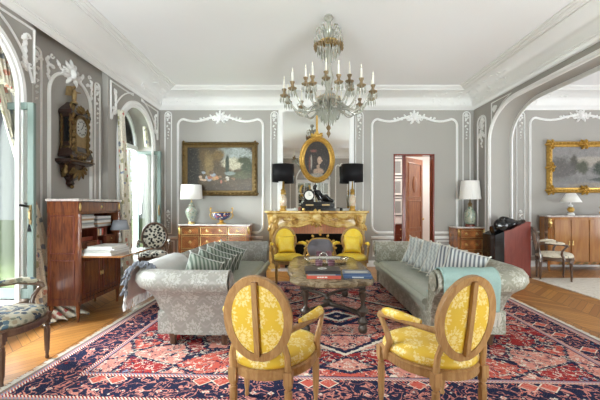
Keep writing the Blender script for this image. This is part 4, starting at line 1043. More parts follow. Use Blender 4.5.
for sg in (-1, 1): b.lathe([(.03, 0), (.012, .04), (.02, .2), (.012, .28), (.028, .32), (0, .36)], (sg*.5, -.15, .01), 10)
b.make('fire_grate', 'blackm', t)
b = B(); b.box(-.98, .98, -.60, -.0, .0, .012); b.make('hearth_slab', 'gmarble', t)
# fire screen
t = thing('fire_screen', 'small gilt-edged mesh fire screen on the hearth', 'fire screen', (FX+.05, 7.35, 0), 0)
oc = [(.27*math.cos(a)*(1+.10*math.cos(3*a+PI/2)), .52+.25*math.sin(a)+.05*math.cos(2*a)) for a in [2*PI*k/40 for k in range(40)]]
b = B(); b.prism(oc, -.004, .004); b.make('mesh', plain('steel_mesh', (.22, .22, .25), .4, .6), t, smooth=0)
b = B(); b.tube([(x, 0, z_) for x, z_ in oc], .014, 8, True)
wp = WP('y', 0, -1)
for k in range(12): a = 2*PI*k/12; leaf(b, wp, .27*math.cos(a), .52+.25*math.sin(a), a, .07, .05, .02)
scroll(b, wp, 0, .84, .05, 0, 1, .01); b.tube([(0, 0, .80), (.02, 0, .88), (0, 0, .93)], .008, 6); b.make('frame', 'gold', t, smooth=60)
for sg in (-1, 1):
    b = B(); b.tube([(sg*.16, 0, .30), (sg*.22, -.03, .18), (sg*.20, -.12, .05), (sg*.25, -.16, .012)], [.013, .012, .012, .014], 8).tube([(sg*.2, .0, .18), (sg*.22, .12, .012)], .010, 6); b.make('leg', 'gold', t, smooth=60)

# ================================================================ OVERMANTEL MIRROR
t = thing('overmantel_mirror', 'tall white-framed mirror rising from the mantelpiece', 'mirror', (FX, YB-.02, 1.27), 0)
mw, mh = .80, 2.30
b = B(); b.box(-mw, mw, -.012, .0, .01, mh-.02); b.make('mirror_glass', 'mirror', t, smooth=0)
b = B(); b.sweep([(-mw, 0, 0), (mw, 0, 0), (mw, 0, mh-.04), (mw-.10, 0, mh), (-mw+.10, 0, mh), (-mw, 0, mh-.04)], [(-.055, .0), (-.055, .035), (-.02, .05), (.02, .04), (.045, .03), (.055, .0)], (0, -1, 0), True); b.make('frame', 'white', t, smooth=40)
b = B(); b.box(-mw, mw, -.016, -.012, 1.22, 1.226); b.make('mirror_joint', 'silver', t)
# oval portrait hung in front
t = thing('oval_portrait', 'oval gilt-framed portrait of a woman hung before the mirror', 'painting', (px(317, 8.1), 8.10, pz(159.5, 8.1)), 0)
W_, H_ = .36, .49
b = B(); sg_ = [(W_*.93*math.cos(2*PI*k/48), H_*.93*math.sin(2*PI*k/48)) for k in range(48)]
b.sweep([(x, 0, z_) for x, z_ in sg_], [(-.065, .0), (-.065, .03), (-.04, .05), (-.01, .03), (.02, .05), (.045, .03), (.06, .012), (.06, 0)], (0, -1, 0), True); b.make('frame', 'gold', t, smooth=50)
b = B(); b.prism([(W_*.87*math.cos(2*PI*k/40), H_*.87*math.sin(2*PI*k/40)) for k in range(40)], -.022, -.004)
SK, WH = (.72, .50, .36), (.72, .66, .56)
b.make('canvas', paint('portrait_paint', (.022, .014, .012), [(-.03, -.38, .20, .12, (.05, .03, .025), .2), (.03, -.27, .12, .07, (.50, .33, .23), .15), (-.01, -.36, .17, .05, (.34, .30, .25), .2), (.025, -.16, .035, .11, (.46, .30, .20), .15), (-.02, .0, .085, .13, (.035, .02, .015), .15), (.055, -.02, .05, .085, (.56, .38, .27), .08), (.108, -.03, .016, .022, (.54, .36, .25), .1), (-.13, -.06, .022, .16, (.40, .36, .30), .25), (-.165, -.09, .022, .17, (.16, .05, .035), .25), (.02, .10, .14, .035, (.015, .01, .01), .15), (-.03, .15, .09, .05, (.02, .012, .012), .2), (-.08, .19, .07, .03, (.22, .07, .05), .4)], 9, .35), t, smooth=0)
b = B(); wp = WP('y', -.02, -1); leaf(b, wp, 0, H_+.0, PI/2, .14, .12, .03)
for s in (-1, 1): leaf(b, wp, s*.03, H_, PI/2-s*.8, .14, .08, .03); scroll(b, wp, s*.09, H_+.02, .04, 0, s, .01)
b.make('crest', 'gold', t, smooth=60)
b = B(); b.box(-.018, .018, -.03, -.022, H_+.10, H_+.10+.62); b.ball((0, -.03, H_+.13), (.03, .015, .035), 8, 6); b.make('hanging_ribbon', 'gold', t)
# ---------------- table lamps
def lamp(name, label, loc, shade, base, stem, r0, r1, hs, z0, shademat, liner='shade_w', group=None, pleat=False, harp=True):
    t = thing(name, label, 'table lamp', loc, 0, group)
    b = B(); b.lathe(base[0], (0, 0, 0), 24); b.make('lamp_base', base[1], t, smooth=60)
    for pr_, mt, nm in stem:
        b = B(); b.lathe(pr_, (0, 0, 0), 16); b.make(nm, mt, t, smooth=50)
    b = B(); seg = 72 if pleat else 36; v = []
    for r_, z_ in ((r0, z0), (r1, z0+hs)):
        for k in range(seg): a = 2*PI*k/seg; rr_ = r_*(1+(.018 if pleat and k % 2 else 0)); v.append((rr_*math.cos(a), rr_*math.sin(a), z_))
    b.add(v, [(k, (k+1) % seg, seg+(k+1) % seg, seg+k) for k in range(seg)]); b.make('lamp_shade', shademat, t, smooth=(0 if pleat else 40), solid=.004)
    b = B(); b.tube([(r0*1.005*math.cos(2*PI*k/36), r0*1.005*math.sin(2*PI*k/36), z0) for k in range(36)], .004, 6, True); b.tube([(r1*1.005*math.cos(2*PI*k/36), r1*1.005*math.sin(2*PI*k/36), z0+hs) for k in range(36)], .004, 6, True)
    for k in range(3): a = 2*PI*k/3; b.tube([(0, 0, z0+hs*.8), (r1*.98*math.cos(a), r1*.98*math.sin(a), z0+hs*.98)], .002, 4)
    b.make('shade_trim', liner, t); return t
MZ = 1.27
VB = [(.07, 0), (.08, .01), (.08, .03), (.055, .045), (.065, .08), (.07, .11)]
for x, nm in ((283, 'black-shaded gilt porcelain lamp on the left end of the mantelpiece'), (352.3, 'black-shaded gilt porcelain lamp on the right end of the mantelpiece')):
    X_ = px(x, 7.95)
    lamp('mantel_lamp', nm, (X_, 7.94, MZ), 0, ([(.045, .06), (.06, .10), (.075, .18), (.08, .25), (.068, .31), (.04, .35), (.03, .37)], 'porc2'),
         [(VB+[(.035, .075)], 'gold', 'foot'), ([(.045, .36), (.055, .40), (.04, .42), (.055, .46), (.02, .49), (.010, .66), (.004, .68)], 'gold', 'stem')], .235, .235, .38, .64, 'shade_b', 'shade_b', 'black-shaded mantel lamps')
    
# black mantel clock with a reclining figure
t = thing('figural_mantel_clock', 'black marble mantel clock topped by a reclining figure', 'clock', (px(317.5, 7.98), 7.98, MZ), 0); t.scale = (1.18, 1.1, 1.22)
b = B(); b.box(-.33, .33, -.10, .10, 0, .05).box(-.30, .30, -.09, .09, .05, .075).box(-.31, .31, -.095, .095, .075, .14).box(-.28, .28, -.085, .085, .14, .165); b.make('plinth', 'blackm', t, bevel=.005)
b = B()
for k in range(2): b.box(-.22+.3*k, -.08+.3*k, -.099, -.094, .095, .12)
b.make('plinth_mount', 'abrass', t)
b = B(); b.lathe([(.0, -.05), (.095, -.05), (.105, -.04), (.105, .05), (0, .05)], (-.16, 0, .28), 24, Rx(PI/2)); b.box(-.25, -.07, -.05, .05, .165, .21); b.make('drum', 'blackm', t, smooth=40)
b = B(); b.lathe([(.0, 0), (.075, 0), (.08, .004), (0, .006)], (-.16, -.05, .28), 24, Rx(PI/2)); b.make('dial', plain('enamel', (.85, .84, .78), .2), t)
b = B(); b.box(-.163, -.157, -.0585, -.056, .28, .335).box(-.16, -.12, -.0585, -.056, .277, .283); b.make('hands', 'black', t)
b = B()   # reclining draped figure
b.tube([(-.03, 0, .36), (.0, 0, .34), (.05, 0, .27), (.08, 0, .22)], [.030, .055, .058, .062], 12)
b.tube([(.08, -.02, .22), (.17, -.04, .26), (.22, -.03, .20), (.30, -.03, .18)], [.055, .045, .035, .02], 10).tube([(.08, .02, .21), (.18, .02, .22), (.25, .02, .19), (.31, .01, .18)], [.05, .045, .034, .018], 10)
b.tube([(-.04, -.04, .37), (-.09, -.05, .33), (-.13, -.04, .39)], [.022, .018, .014], 8).tube([(.01, -.05, .36), (.06, -.07, .28), (.13, -.06, .26)], [.022, .018, .014], 8)
b.ball((-.045, -.005, .435), (.033, .036, .042), 12, 8).tube([(-.035, 0, .37), (-.042, 0, .41)], [.02, .016], 8).ball((-.038, .015, .455), (.034, .034, .028), 10, 6)
b.tube([(.0, .03, .30), (.10, .05, .24), (.22, .06, .20), (.30, .05, .17)], [.05, .06, .05, .02], 8)
b.make('reclining_figure', 'black', t, smooth=70)
# small things on the mantel
for x, z_, m_, nm, lb in ((295.5, .07, 'paper_g', 'small_pot', 'small grey pot on the mantel beside the left lamp'), (299.5, .08, 'mahogd', 'small_pot', 'small brown jar on the mantel next to the black clock'), (303.5, .06, 'brass', 'small_pot', 'tiny brass cup on the mantel touching the clock plinth'), (341, .07, 'blackm', 'small_pot', 'little black clock-shaped pot left of the right mantel lamp')):
    b = B(); b.lathe([(.024, 0), (.032, .01), (.034, z_*.6), (.028, z_), (.022, z_), (0, z_*.3)], (0, 0, 0), 16); o = b.make(nm, m_, smooth=50); o.location = (px(x, 7.9), 7.86, MZ); tag(o, lb, 'pot')

# ================================================================ PICTURES
rr_ = random.Random(21)
def picture(name, label, x0, x1, y0, y1, fm, fw, pm, corners=False):
    Y = 8.17; u0, u1, z1, z0 = px(x0, Y), px(x1, Y), pz(y0, Y), pz(y1, Y); W_, H_ = u1-u0, z1-z0
    t = thing(name, label, 'painting', ((u0+u1)/2, YB-.004, (z0+z1)/2), 0)
    b = B(); hw_, hh = W_/2-fw/2, H_/2-fw/2; f2 = fw/2
    b.sweep([(-hw_, 0, -hh), (hw_, 0, -hh), (hw_, 0, hh), (-hw_, 0, hh)], [(-f2, 0), (-f2, .05), (-f2*.6, .085), (-f2*.2, .06), (f2*.3, .035), (f2*.7, .04), (f2, .02), (f2, 0)][::1], (0, -1, 0), True)
    b.make('frame', fm, t, smooth=40)
    b = B(); wp = WP('y', -.045, -1); N_ = 26
    for sx, sz, ang in [(s*(hw_+f2*.3), hh*(-1+2*k/11), PI/2) for s in (-1, 1) for k in range(12)] + [(hw_*(-1+2*k/17), s*(hh+f2*.3), 0) for s in (-1, 1) for k in range(18)]:
        leaf(b, wp, sx, sz, ang, .10, .06, .05)
    if corners:
        for sx in (-1, 0, 1):
            for sz in (-1, 0, 1):
                if sx or sz:
                    for k in range(6): a = k*PI/3; leaf(b, wp, sx*hw_, sz*hh, a, .13, .07, .08)
                    b.ball((sx*hw_, -.09, sz*hh), .03, 8, 6)
    b.make('frame_carving', fm, t, smooth=60)
    b = B(); b.box(-hw_+f2*.9, hw_-f2*.9, -.025, -.01, -hh+f2*.9, hh-f2*.9); b.make('canvas', pm, t, smooth=0)
    return t
SKY, DK, GR = (.50, .53, .50), (.07, .05, .03), (.10, .11, .06)
picture('framed_painting', 'pastoral landscape painting in a dark gilt frame above the left commode', 182, 257.5, 142, 196, 'dgold', .13,
        paint('pastoral_paint', (.07, .045, .02), [(.42, .28, .36, .24, (.34, .38, .36), .2), (.32, .12, .26, .14, (.50, .46, .33), .25), (.10, .36, .20, .12, (.28, .31, .29), .3), (.55, .20, .16, .08, (.05, .065, .025), .35), (.62, .02, .15, .18, (.04, .055, .02), .35), (.17, .08, .045, .24, (.02, .035, .02), .25), (.50, -.14, .26, .09, (.08, .085, .035), .3), (.22, -.10, .12, .04, (.20, .24, .22), .25), (-.32, .24, .26, .20, (.11, .07, .025), .4), (-.25, .10, .10, .28, (.22, .15, .06), .35), (-.03, .32, .14, .12, (.16, .10, .03), .4), (-.62, .0, .18, .6, (.012, .01, .008), .3)]
        + [(-.42+rr_.gauss(.14, .13), -.20+rr_.gauss(0, .05), rr_.uniform(.02, .06), rr_.uniform(.02, .05), rr_.choice([(.50, .22, .10), (.60, .42, .30), (.50, .30, .15), (.30, .34, .38), (.36, .12, .07), (.62, .48, .36), (.14, .08, .04)]), .3) for k_ in range(16)]
        + [(.30+rr_.gauss(0, .12), -.23+rr_.gauss(0, .03), rr_.uniform(.02, .05), rr_.uniform(.015, .03), rr_.choice([(.50, .46, .38), (.24, .14, .07), (.40, .28, .16)]), .3) for k_ in range(7)] + [(.0, -.44, .8, .08, (.06, .035, .015), .4)], 8, .8))
picture('framed_painting', 'misty river landscape in an ornate gold frame above the honey cabinet', 547, 620, 141.5, 193, 'gold', .13,
        paint('river_paint', (.20, .19, .185), [(.0, .35, .9, .3, (.26, .25, .245), .3), (.10, .12, .40, .12, (.40, .36, .31), .35), (-.22, .06, .10, .20, (.06, .055, .04), .35), (-.02, -.0, .14, .15, (.06, .065, .035), .4), (-.50, -.05, .28, .26, (.11, .10, .095), .4), (.46, -.02, .26, .16, (.02, .035, .018), .3), (.10, -.30, .8, .09, (.17, .165, .16), .3), (.3, -.42, .6, .07, (.24, .20, .15), .3), (.36, -.28, .2, .04, (.03, .04, .03), .4)], 7, .8, grain=.3), True)

# ================================================================ COMMODES AND CABINETS
def commode(name, label, x0, x1, Yf, H, drawers, loc_label=None, wood_='marq', legs=.14):
    u0, u1 = px(x0, Yf), px(x1, Yf); W_ = u1-u0; D = YB-.03-Yf
    t = thing(name, label, 'commode', ((u0+u1)/2, YB-.03, 0), 0)
    b = B(); b.box(-W_/2+.02, W_/2-.02, -D+.02, 0, legs, H-.03); b.make('carcass', wood_, t, bevel=.006)
    b = B(); b.box(-W_/2, W_/2, -D-.01, 0, H-.03, H); b.make('marble_top', 'gmarble', t, bevel=.008)
    cols_, rows = drawers; cw = (W_-.14)/sum(cols_); 
    hz = (H-.03-legs-.04)/sum(rows); z_ = legs+.02
    for rw in rows[::-1]:
        xx = -W_/2+.07
        for cwid in cols_:
            w2 = cw*cwid; h2 = hz*rw
            b = B(); b.box(xx+.012, xx+w2-.012, -D-.006, -D+.022, z_+.012, z_+h2-.012); d_ = b.make('drawer', wood_, t, bevel=.003)
            b = B(); b.sweep([(xx+.018, -D-.006, z_+.018), (xx+w2-.018, -D-.006, z_+.018), (xx+w2-.018, -D-.006, z_+h2-.018), (xx+.018, -D-.006, z_+h2-.018)], [(-.004, 0), (-.003, .005), (.004, .004), (.004, 0)], (0, -1, 0), True); b.make('brass_edging', 'brass', d_)
            ps = [.5] if w2 < .45 else [.27, .73]
            for f_ in ps:
                b = B(); cx_ = xx+w2*f_; cz = z_+h2*.55; b.ball((cx_, -D-.01, cz), (.022, .008, .022), 10, 6); b.tube([(cx_+.035*math.cos(a), -D-.018, cz-.005+.03*math.sin(a)) for a in [PI+PI*k/8 for k in range(9)]], .004, 6); b.make('drawer_pull', 'brass', d_)
            xx += w2
        z_ += h2
    for sx in (-1, 1):
        b = B(); b.box(sx*(W_/2-.06)-.03 if sx > 0 else -W_/2+.015, sx*(W_/2-.06)+.045 if sx > 0 else -W_/2+.065, -D-.005, -D+.03, legs, H-.03); b.make('corner_post', wood_, t)
        b = B(); wp = WP('y', -D-.008, -1); leaf(b, wp, sx*(W_/2-.04), H-.05, -PI/2, .17, .06, .025); scroll(b, wp, sx*(W_/2-.04), H-.08, .025, 0, sx, .008); b.make('corner_mount', 'brass', t)
        for y in (-D+.05, -.05):
            b = B(); b.lathe([(.016, 0), (.022, .02), (.018, .04), (.034, legs-.01), (.036, legs+.0)], (sx*(W_/2-.06), y, 0), 10); b.make('leg', wood_, t)
    return t
H1 = 1.4-19.5*7.68/360
commode('marquetry_commode', 'wide marquetry commode with brass pulls under the pastoral painting', 177.5, 250, 7.68, H1, ([1, 1.5, 1], [.85, 1.4, 1.4]))
H2 = 1.4-22*7.72/360
commode('marquetry_commode', 'small marquetry corner commode behind the right sofa', 456.5, 486, 7.72, H2, ([1], [1, 1.3, 1.3]))
lamp('porcelain_lamp', 'white-shaded celadon jar lamp on the left commode', (px(191.5, 7.9), 7.90, H1), 0, ([(.06, .05), (.075, .08), (.105, .17), (.13, .24), (.13, .29), (.10, .34), (.055, .37), (.055, .385)], 'porc1'),
     [([(.07, 0), (.075, .01), (.07, .03), (.055, .05)], 'brass', 'foot'), ([(.05, .383), (.062, .40), (.06, .43), (.035, .46), (.03, .475)], 'porc1', 'jar_lid'), ([(.03, .472), (.02, .49), (.009, .50), (.009, .60), (.004, .63)], 'brass', 'stem')], .235, .215, .31, .545, 'shade_w')
lamp('porcelain_lamp', 'pleated white-shaded green Chinese vase lamp on the corner commode', (px(470, 7.9), 7.90, H2), 0, ([(.07, .05), (.10, .08), (.115, .16), (.115, .28), (.10, .34), (.06, .375), (.05, .42), (.055, .435)], 'porc3'),
     [([(.10, 0), (.105, .02), (.095, .05)], 'mahogd', 'foot'), ([(.05, .43), (.035, .46), (.05, .49), (.02, .53), (.012, .60), (.004, .66)], 'abrass', 'stem')], .22, .18, .40, .60, 'shade_w', pleat=True)
# imari bowl with gilt handles
t = thing('imari_bowl', 'blue and red porcelain bowl with gilt mounts on the left commode', 'bowl', (px(221.5, 7.85), 7.85, H1), 0); t.scale = (1.12, 1.12, .95)
b = B(); b.lathe([(.04, .09), (.09, .105), (.15, .15), (.175, .21), (.18, .265), (.172, .265), (.16, .21), (.10, .13), (0, .12)], (0, 0, 0), 28, closed=False); b.make('bowl', 'imari', t, smooth=60)
b = B(); b.lathe([(.09, 0), (.095, .015), (.06, .03), (.035, .06), (.05, .09), (.04, .095)], (0, 0, 0), 16); b.tube([(.18*math.cos(2*PI*k/32), .18*math.sin(2*PI*k/32), .268) for k in range(32)], .007, 6, True); b.make('foot', 'gold', t, smooth=50)
for sg in (-1, 1):
    b = B(); b.tube([(sg*.10, 0, .10), (sg*.19, 0, .13), (sg*.225, 0, .20), (sg*.20, 0, .27), (sg*.225, 0, .33), (sg*.205, 0, .36), (sg*.185, 0, .34)], [.008, .010, .012, .010, .010, .012, .008], 8); b.ball((sg*.21, 0, .365), .02, 8, 6); b.make('handle', 'gold', t, smooth=60)
# honey cabinet in the next room
Yc_ = 7.62; u0, u1 = px(549, Yc_), px(627, Yc_); H3 = 1.4-10.5*Yc_/360; W_ = u1-u0
t = thing('bowed_cabinet', 'glossy honey-coloured cabinet with canted sides under the river painting', 'cabinet', ((u0+u1)/2, YB-.02, 0), 0)
D = YB-.02-Yc_
def plan(o): return [(-W_/2+.17-o, 0), (-W_/2+.15-o, -D*.35), (-W_/2+.0-o, -D+.04-o), (-W_/2+.04-o, -D-.0-o), (-W_/4, -D-.015-o), (W_/4, -D-.015-o), (W_/2-.04+o, -D-.0-o), (W_/2+o, -D+.04-o), (W_/2-.15+o, -D*.35), (W_/2-.17+o, 0)]
B().prism(plan(0), .16, H3-.035, 'z').make('carcass', 'honey', t, smooth=0, bevel=.004)
B().prism(plan(.025), H3-.035, H3, 'z').make('marble_top', 'gmarble', t, smooth=0, bevel=.008)
B().prism(plan(.012), .14, .18, 'z').make('plinth_moulding', 'honey', t, smooth=0)
for k, (a, c) in enumerate(((-W_/2+.10, -W_/4+.02), (-W_/4+.04, -.01), (.01, W_/4-.04), (W_/4-.02, W_/2-.10))):
    b = B(); b.box(a, c, -D-.035, -D+.03, .21, H3-.09); d_ = b.make('door', 'honey', t, bevel=.006)
    b = B(); xk = c-.03 if k % 2 == 0 else a+.03; b.ball((xk, -D-.04, .62), (.012, .012, .03), 8, 6); b.box(xk-.015, xk+.015, -D-.042, -D-.03, .55, .59); b.make('key_plate', 'brass', d_)
for sx in (-1, 1):
    b = B(); wp = WP('y', -D-.01, -1); leaf(b, wp, sx*(W_/2-.0), H3-.06, -PI/2, .22, .09, .05); b.ball((sx*(W_/2), -D-.03, H3-.09), .03, 8, 6); b.make('corner_mount', 'brass', t)
    for x in (W_/2-.04, W_/4-.1):
        b = B(); b.tube([(sx*x, -D+.06, .17), (sx*(x+.02), -D+.04, .09), (sx*(x+.01), -D+.03, 0)], [.035, .025, .02], 8); b.make('leg', 'honey', t)
b = B(); wp = WP('y', -D-.03, -1)
for k in range(9): leaf(b, wp, -W_/2+.18+k*.17, .15, .2, .14, .05, .02)
b.make('apron_mount', 'dgold', t)
lamp('small_lamp', 'small white-shaded gilt ball lamp on the honey cabinet', (px(572.5, 7.8), 7.85, H3), 0, ([(.03, .06), (.055, .08), (.07, .12), (.055, .16), (.03, .18)], 'gold'),
     [([(.07, 0), (.075, .02), (.06, .05), (.03, .062)], 'white', 'foot'), ([(.03, .178), (.045, .20), (.04, .22), (.012, .24), (.008, .30)], 'white', 'stem')], .20, .09, .19, .285, 'shade_w')
b = B(); b.lathe([(.05, 0), (.09, .05), (.06, .1), (.05, .13), (.09, .18), (.085, .18), (0, .06)], (0, 0, 0), 14); o = b.make('gilt_vase', 'gold', smooth=50); o.location = (px(606, 7.8), 7.85, H3); tag(o, 'gilt vase at the right of the honey cabinet', 'vase')
# loudspeaker in the arch
t = thing('loudspeaker', 'tall dark red wooden loudspeaker with slanted top beside the arch', 'speaker', (4.07, 7.02, 0), 0)
b = B(); b.prism([(-.16, .02), (.36, .02), (.36, 1.08), (.30, 1.08), (-.02, .93), (-.16, .90)], -.12, .36); b.make('cabinet', 'redpanel', t, bevel=.01)
b = B(); b.prism([(-.34, .02), (-.16, .02), (-.16, .90), (-.34, .82)], -.14, .34).box(-.34, .36, -.12, .36, 0, .02); b.make('baffle', 'black', t, bevel=.006)
b = B()
b.ball((-.02, .05, 1.03), (.21, .15, .12), 20, 12).ball((.16, .08, 1.02), (.16, .12, .085), 16, 10).ball((-.18, -.02, 1.0), (.12, .12, .14), 16, 10)
b.tube([(-.30, .05, .90), (-.12, .05, .95), (.1, .05, .99), (.34, .05, 1.09)], [.09, .11, .09, .03], 12); b.ball((-.06, .05, 1.13), (.10, .07, .05), 12, 8)
b.make('tweeter_head', 'black', t, smooth=80, label='glossy black head unit')
b = B(); b.lathe([(.10, 0), (.09, .02), (.03, .04), (0, .045)], (-.18, -.10, 1.0), 20, Rx(PI/2)); b.make('driver_cone', 'blackm', t)

# ================================================================ SECRETARY DESK, left
X0, X1, Y0, Y1, HS = -3.0, -2.63, 4.27, 5.25, 1.475
t = thing('fall_front_secretary', 'tall mahogany writing desk with its flap let down beneath the wall clock', 'desk', (X0, Y0, 0), 0)
dx, dy = X1-X0, Y1-Y0
b = B(); b.box(0, dx, 0, .03, .20, HS-.03).box(0, dx, dy-.03, dy, .20, HS-.03).box(0, .02, .03, dy-.03, .20, HS-.03).box(.02, dx, .03, dy-.03, .20, .25).box(.02, dx-.02, .03, dy-.03, .76, .785).box(.02, dx-.02, .03, dy-.03, 1.29, 1.315)
b.box(.0, dx+.006, -.006, .05, HS-.17, HS-.03).box(.0, dx+.006, dy-.05, dy+.006, HS-.17, HS-.03); b.make('carcass', 'mahog', t, bevel=.003)
b = B(); b.box(-.01, dx+.02, -.02, dy+.02, HS-.03, HS); b.make('marble_top', 'gmarble', t, bevel=.006)
b = B(); wp = WP('y', 0, -1); mould(b, wp, rect(.04, dx-.05, .28, .74), .02, .010); mould(b, wp, rect(.04, dx-.05, .82, 1.27), .02, .010); b.make('side_panel_moulding', 'mahogd', t)
for y in (0.0, dy):
    b = B(); s_ = 1 if y == 0 else -1; b.lathe([(.022, .25), (.022, HS-.18)], (dx+.0, y+s_*.025, 0), 12)
    for k in range(6): a = 2*PI*k/6; b.tube([(dx+.022*math.cos(a), y+s_*.025+.022*math.sin(a), .30), (dx+.022*math.cos(a), y+s_*.025+.022*math.sin(a), HS-.22)], .004, 4)
    b.make('corner_column', 'mahog', t)
for y in (.03, dy-.03):
    for x in (.03, dx-.02):
        b = B(); b.lathe([(.012, 0), (.016, .02), (.014, .03), (.026, .17), (.028, .20)], (x, y, 0), 10); b.make('leg', 'mahog', t)
b = B(); b.box(dx-.02, dx+.004, .055, dy-.055, HS-.16, HS-.04); d_ = b.make('drawer', 'mahog', t, bevel=.003)
b = B(); b.ball((dx+.008, dy/2, HS-.10), (.008, .02, .02), 8, 6); b.make('escutcheon', 'brass', d_)
b = B(); b.ball((dx+.006, .025, HS-.10), (.012, .022, .05), 10, 8); b.make('corner_mount', 'brass', t); b = B(); b.ball((dx+.006, dy-.025, HS-.10), (.012, .022, .05), 10, 8); b.make('corner_mount', 'brass', t)
for k, (a, c) in enumerate(((.055, dy/2-.004), (dy/2+.004, dy-.055))):
    b = B(); b.box(dx-.02, dx+.002, a, c, .26, .755); d_ = b.make('door', 'mahog', t, bevel=.003)
    b = B(); wp = WP('x', dx+.002, 1); mould(b, wp, rect(a+.05, c-.05, .31, .705), .022, .012); b.make('door_moulding', 'mahogd', d_)
    b = B(); b.ball((dx+.012, (c-.02 if k == 0 else a+.02), .51), (.01, .012, .03), 8, 6); b.make('door_handle', 'brass', d_)
# writing flap and pigeonholes
b = B(); b.box(dx-.01, dx+.50, .05, dy-.05, .765, .785); b.make('writing_flap', 'honey', t, bevel=.003)
b = B(); b.box(.03, dx-.05, .03, dy-.03, 1.10, 1.112).box(.03, dx-.05, dy*.5-.006, dy*.5+.006, .785, 1.10).box(.03, dx-.05, .03, dy*.5, .93, .94).box(.03, dx-.05, dy*.72, dy*.72+.01, .785, 1.10).box(.03, dx-.05, dy*.5, dy-.03, .98, .99); b.make('pigeonholes', 'mahogd', t)
for a, c, z0, z1 in ((.04, dy*.25, .79, .925), (dy*.26, dy*.49, .79, .925), (dy*.73, dy-.04, .79, .88), (dy*.73, dy-.04, .885, .975)):
    b = B(); b.box(.05, dx-.045, a, c, z0, z1); d_ = b.make('small_drawer', 'mahog', t, bevel=.002); b = B(); b.ball((dx-.04, (a+c)/2, (z0+z1)/2), .008, 8, 6); b.make('drawer_knob', 'brass', d_)
# papers and books inside the desk (top-level things)
rr = random.Random(9); z_ = 1.113
for i in range(7):
    h = rr.choice([.014, .02, .024]); b = B(); b.box(-.11, .11, -.19, .19, 0, h); o = b.make('magazine', ['paper', 'paper_g', 'greybook', 'paper', 'kraft', 'paper', 'paper_g'][i], bevel=.001); o.location = (X0+.19+rr.uniform(-.01, .01), Y0+.27, z_); z_ += h+.0005
    tag(o, ['white magazine at the bottom of the left pile on the top desk shelf', 'grey magazine, second from the bottom of the left pile in the desk', 'dark grey folder, third from the bottom of the left pile in the desk', 'white magazine in the middle of the left pile in the desk', 'tan folder in the left pile on the top desk shelf', 'white magazine just under the topmost of the left desk pile', 'grey magazine topmost of the left pile in the desk'][i], 'magazine', 'papers piled on the top desk shelf')
z_ = 1.113
for i in range(5):
    h = rr.choice([.02, .026, .03]); b = B(); b.box(-.11, .11, -.17, .17, 0, h); o = b.make('folder', ['paper_g', 'kraft', 'paper', 'greybook', 'paper'][i], bevel=.001); o.location = (X0+.19, Y0+.70, z_); z_ += h+.0005
    tag(o, ['grey folder at the bottom of the right pile on the top desk shelf', 'tan folder in the right pile on the top desk shelf', 'white folder in the middle of the right pile in the desk', 'dark grey folder in the right pile on the top desk shelf', 'white folder topmost of the right pile in the desk'][i], 'folder', 'papers piled on the top desk shelf')
b = B(); b.box(-.10, .10, -.20, .20, 0, .055); o = b.make('red_box', 'redpanel', bevel=.003); o.location = (X0+.18, Y0+.26, .941); tag(o, 'flat reddish box in the left pigeonhole of the desk', 'box')
for i, (c_, nm) in enumerate((('kraft', 'tan notebook standing in the right pigeonhole of the desk'), ('paper', 'cream notebook standing in the right pigeonhole of the desk'), ('redbook', 'red notebook standing in the right pigeonhole of the desk'))):
    b = B(); b.box(-.09, .09, -.018, .018, 0, .09); o = b.make('notebook', c_, bevel=.002); o.location = (X0+.21, Y0+.56+.05*i, .991); tag(o, nm, 'notebook')
for i in range(3):
    b = B(); b.box(-.08, .08, -.014, .014, 0, .15-.01*i); o = b.make('address_book', ['redbook', 'redpanel', 'blackbook'][i], bevel=.002); o.location = (X0+.22, Y0+.54+.045*i, .786); tag(o, ['small red book low in the open middle of the desk', 'small maroon book low in the open middle of the desk', 'small black book low in the open middle of the desk'][i], 'book')
# white books on the flap
z_ = .786
for i, (w_, d_, h, rz, lb) in enumerate(((.40, .50, .030, .03, 'large white book at the bottom of the pile on the desk flap'), (.38, .46, .028, -.05, 'white book second from the bottom on the desk flap'), (.36, .40, .018, .06, 'thin white book near the top of the pile on the desk flap'), (.30, .38, .026, -.02, 'white book topmost of the pile on the desk flap'))):
    book('white_book', lb, X1+.14+.012*i, Y0+.33, z_, w_, d_, h, rz, 'paper' if i != 1 else 'paper_g', group='white books on the desk flap'); z_ += h+.0005
# glass lamp with grey shade on the flap
t = thing('desk_lamp', 'grey-shaded lamp with a clear glass stem on the desk flap', 'table lamp', (X1+.07, Y1-.13, .786), 0)
b = B(); b.lathe([(.06, 0), (.06, .012), (.02, .02), (.015, .04), (.028, .07), (.015, .10), (.026, .13), (.013, .16), (.010, .20)], (0, 0, 0), 16); b.make('lamp_base', 'crystal', t, smooth=60)
b = B(); b.lathe([(.008, .20), (.008, .30)], (0, 0, 0), 8); b.make('stem', 'silver', t)
b = B(); v = []
for r_, z_ in ((.125, .265), (.085, .40)):
    for k in range(32): a = 2*PI*k/32; v.append((r_*math.cos(a), r_*math.sin(a), z_))
b.add(v, [(k, (k+1) % 32, 32+(k+1) % 32, 32+k) for k in range(32)]); b.make('lamp_shade', 'shade_g', t, solid=.004)

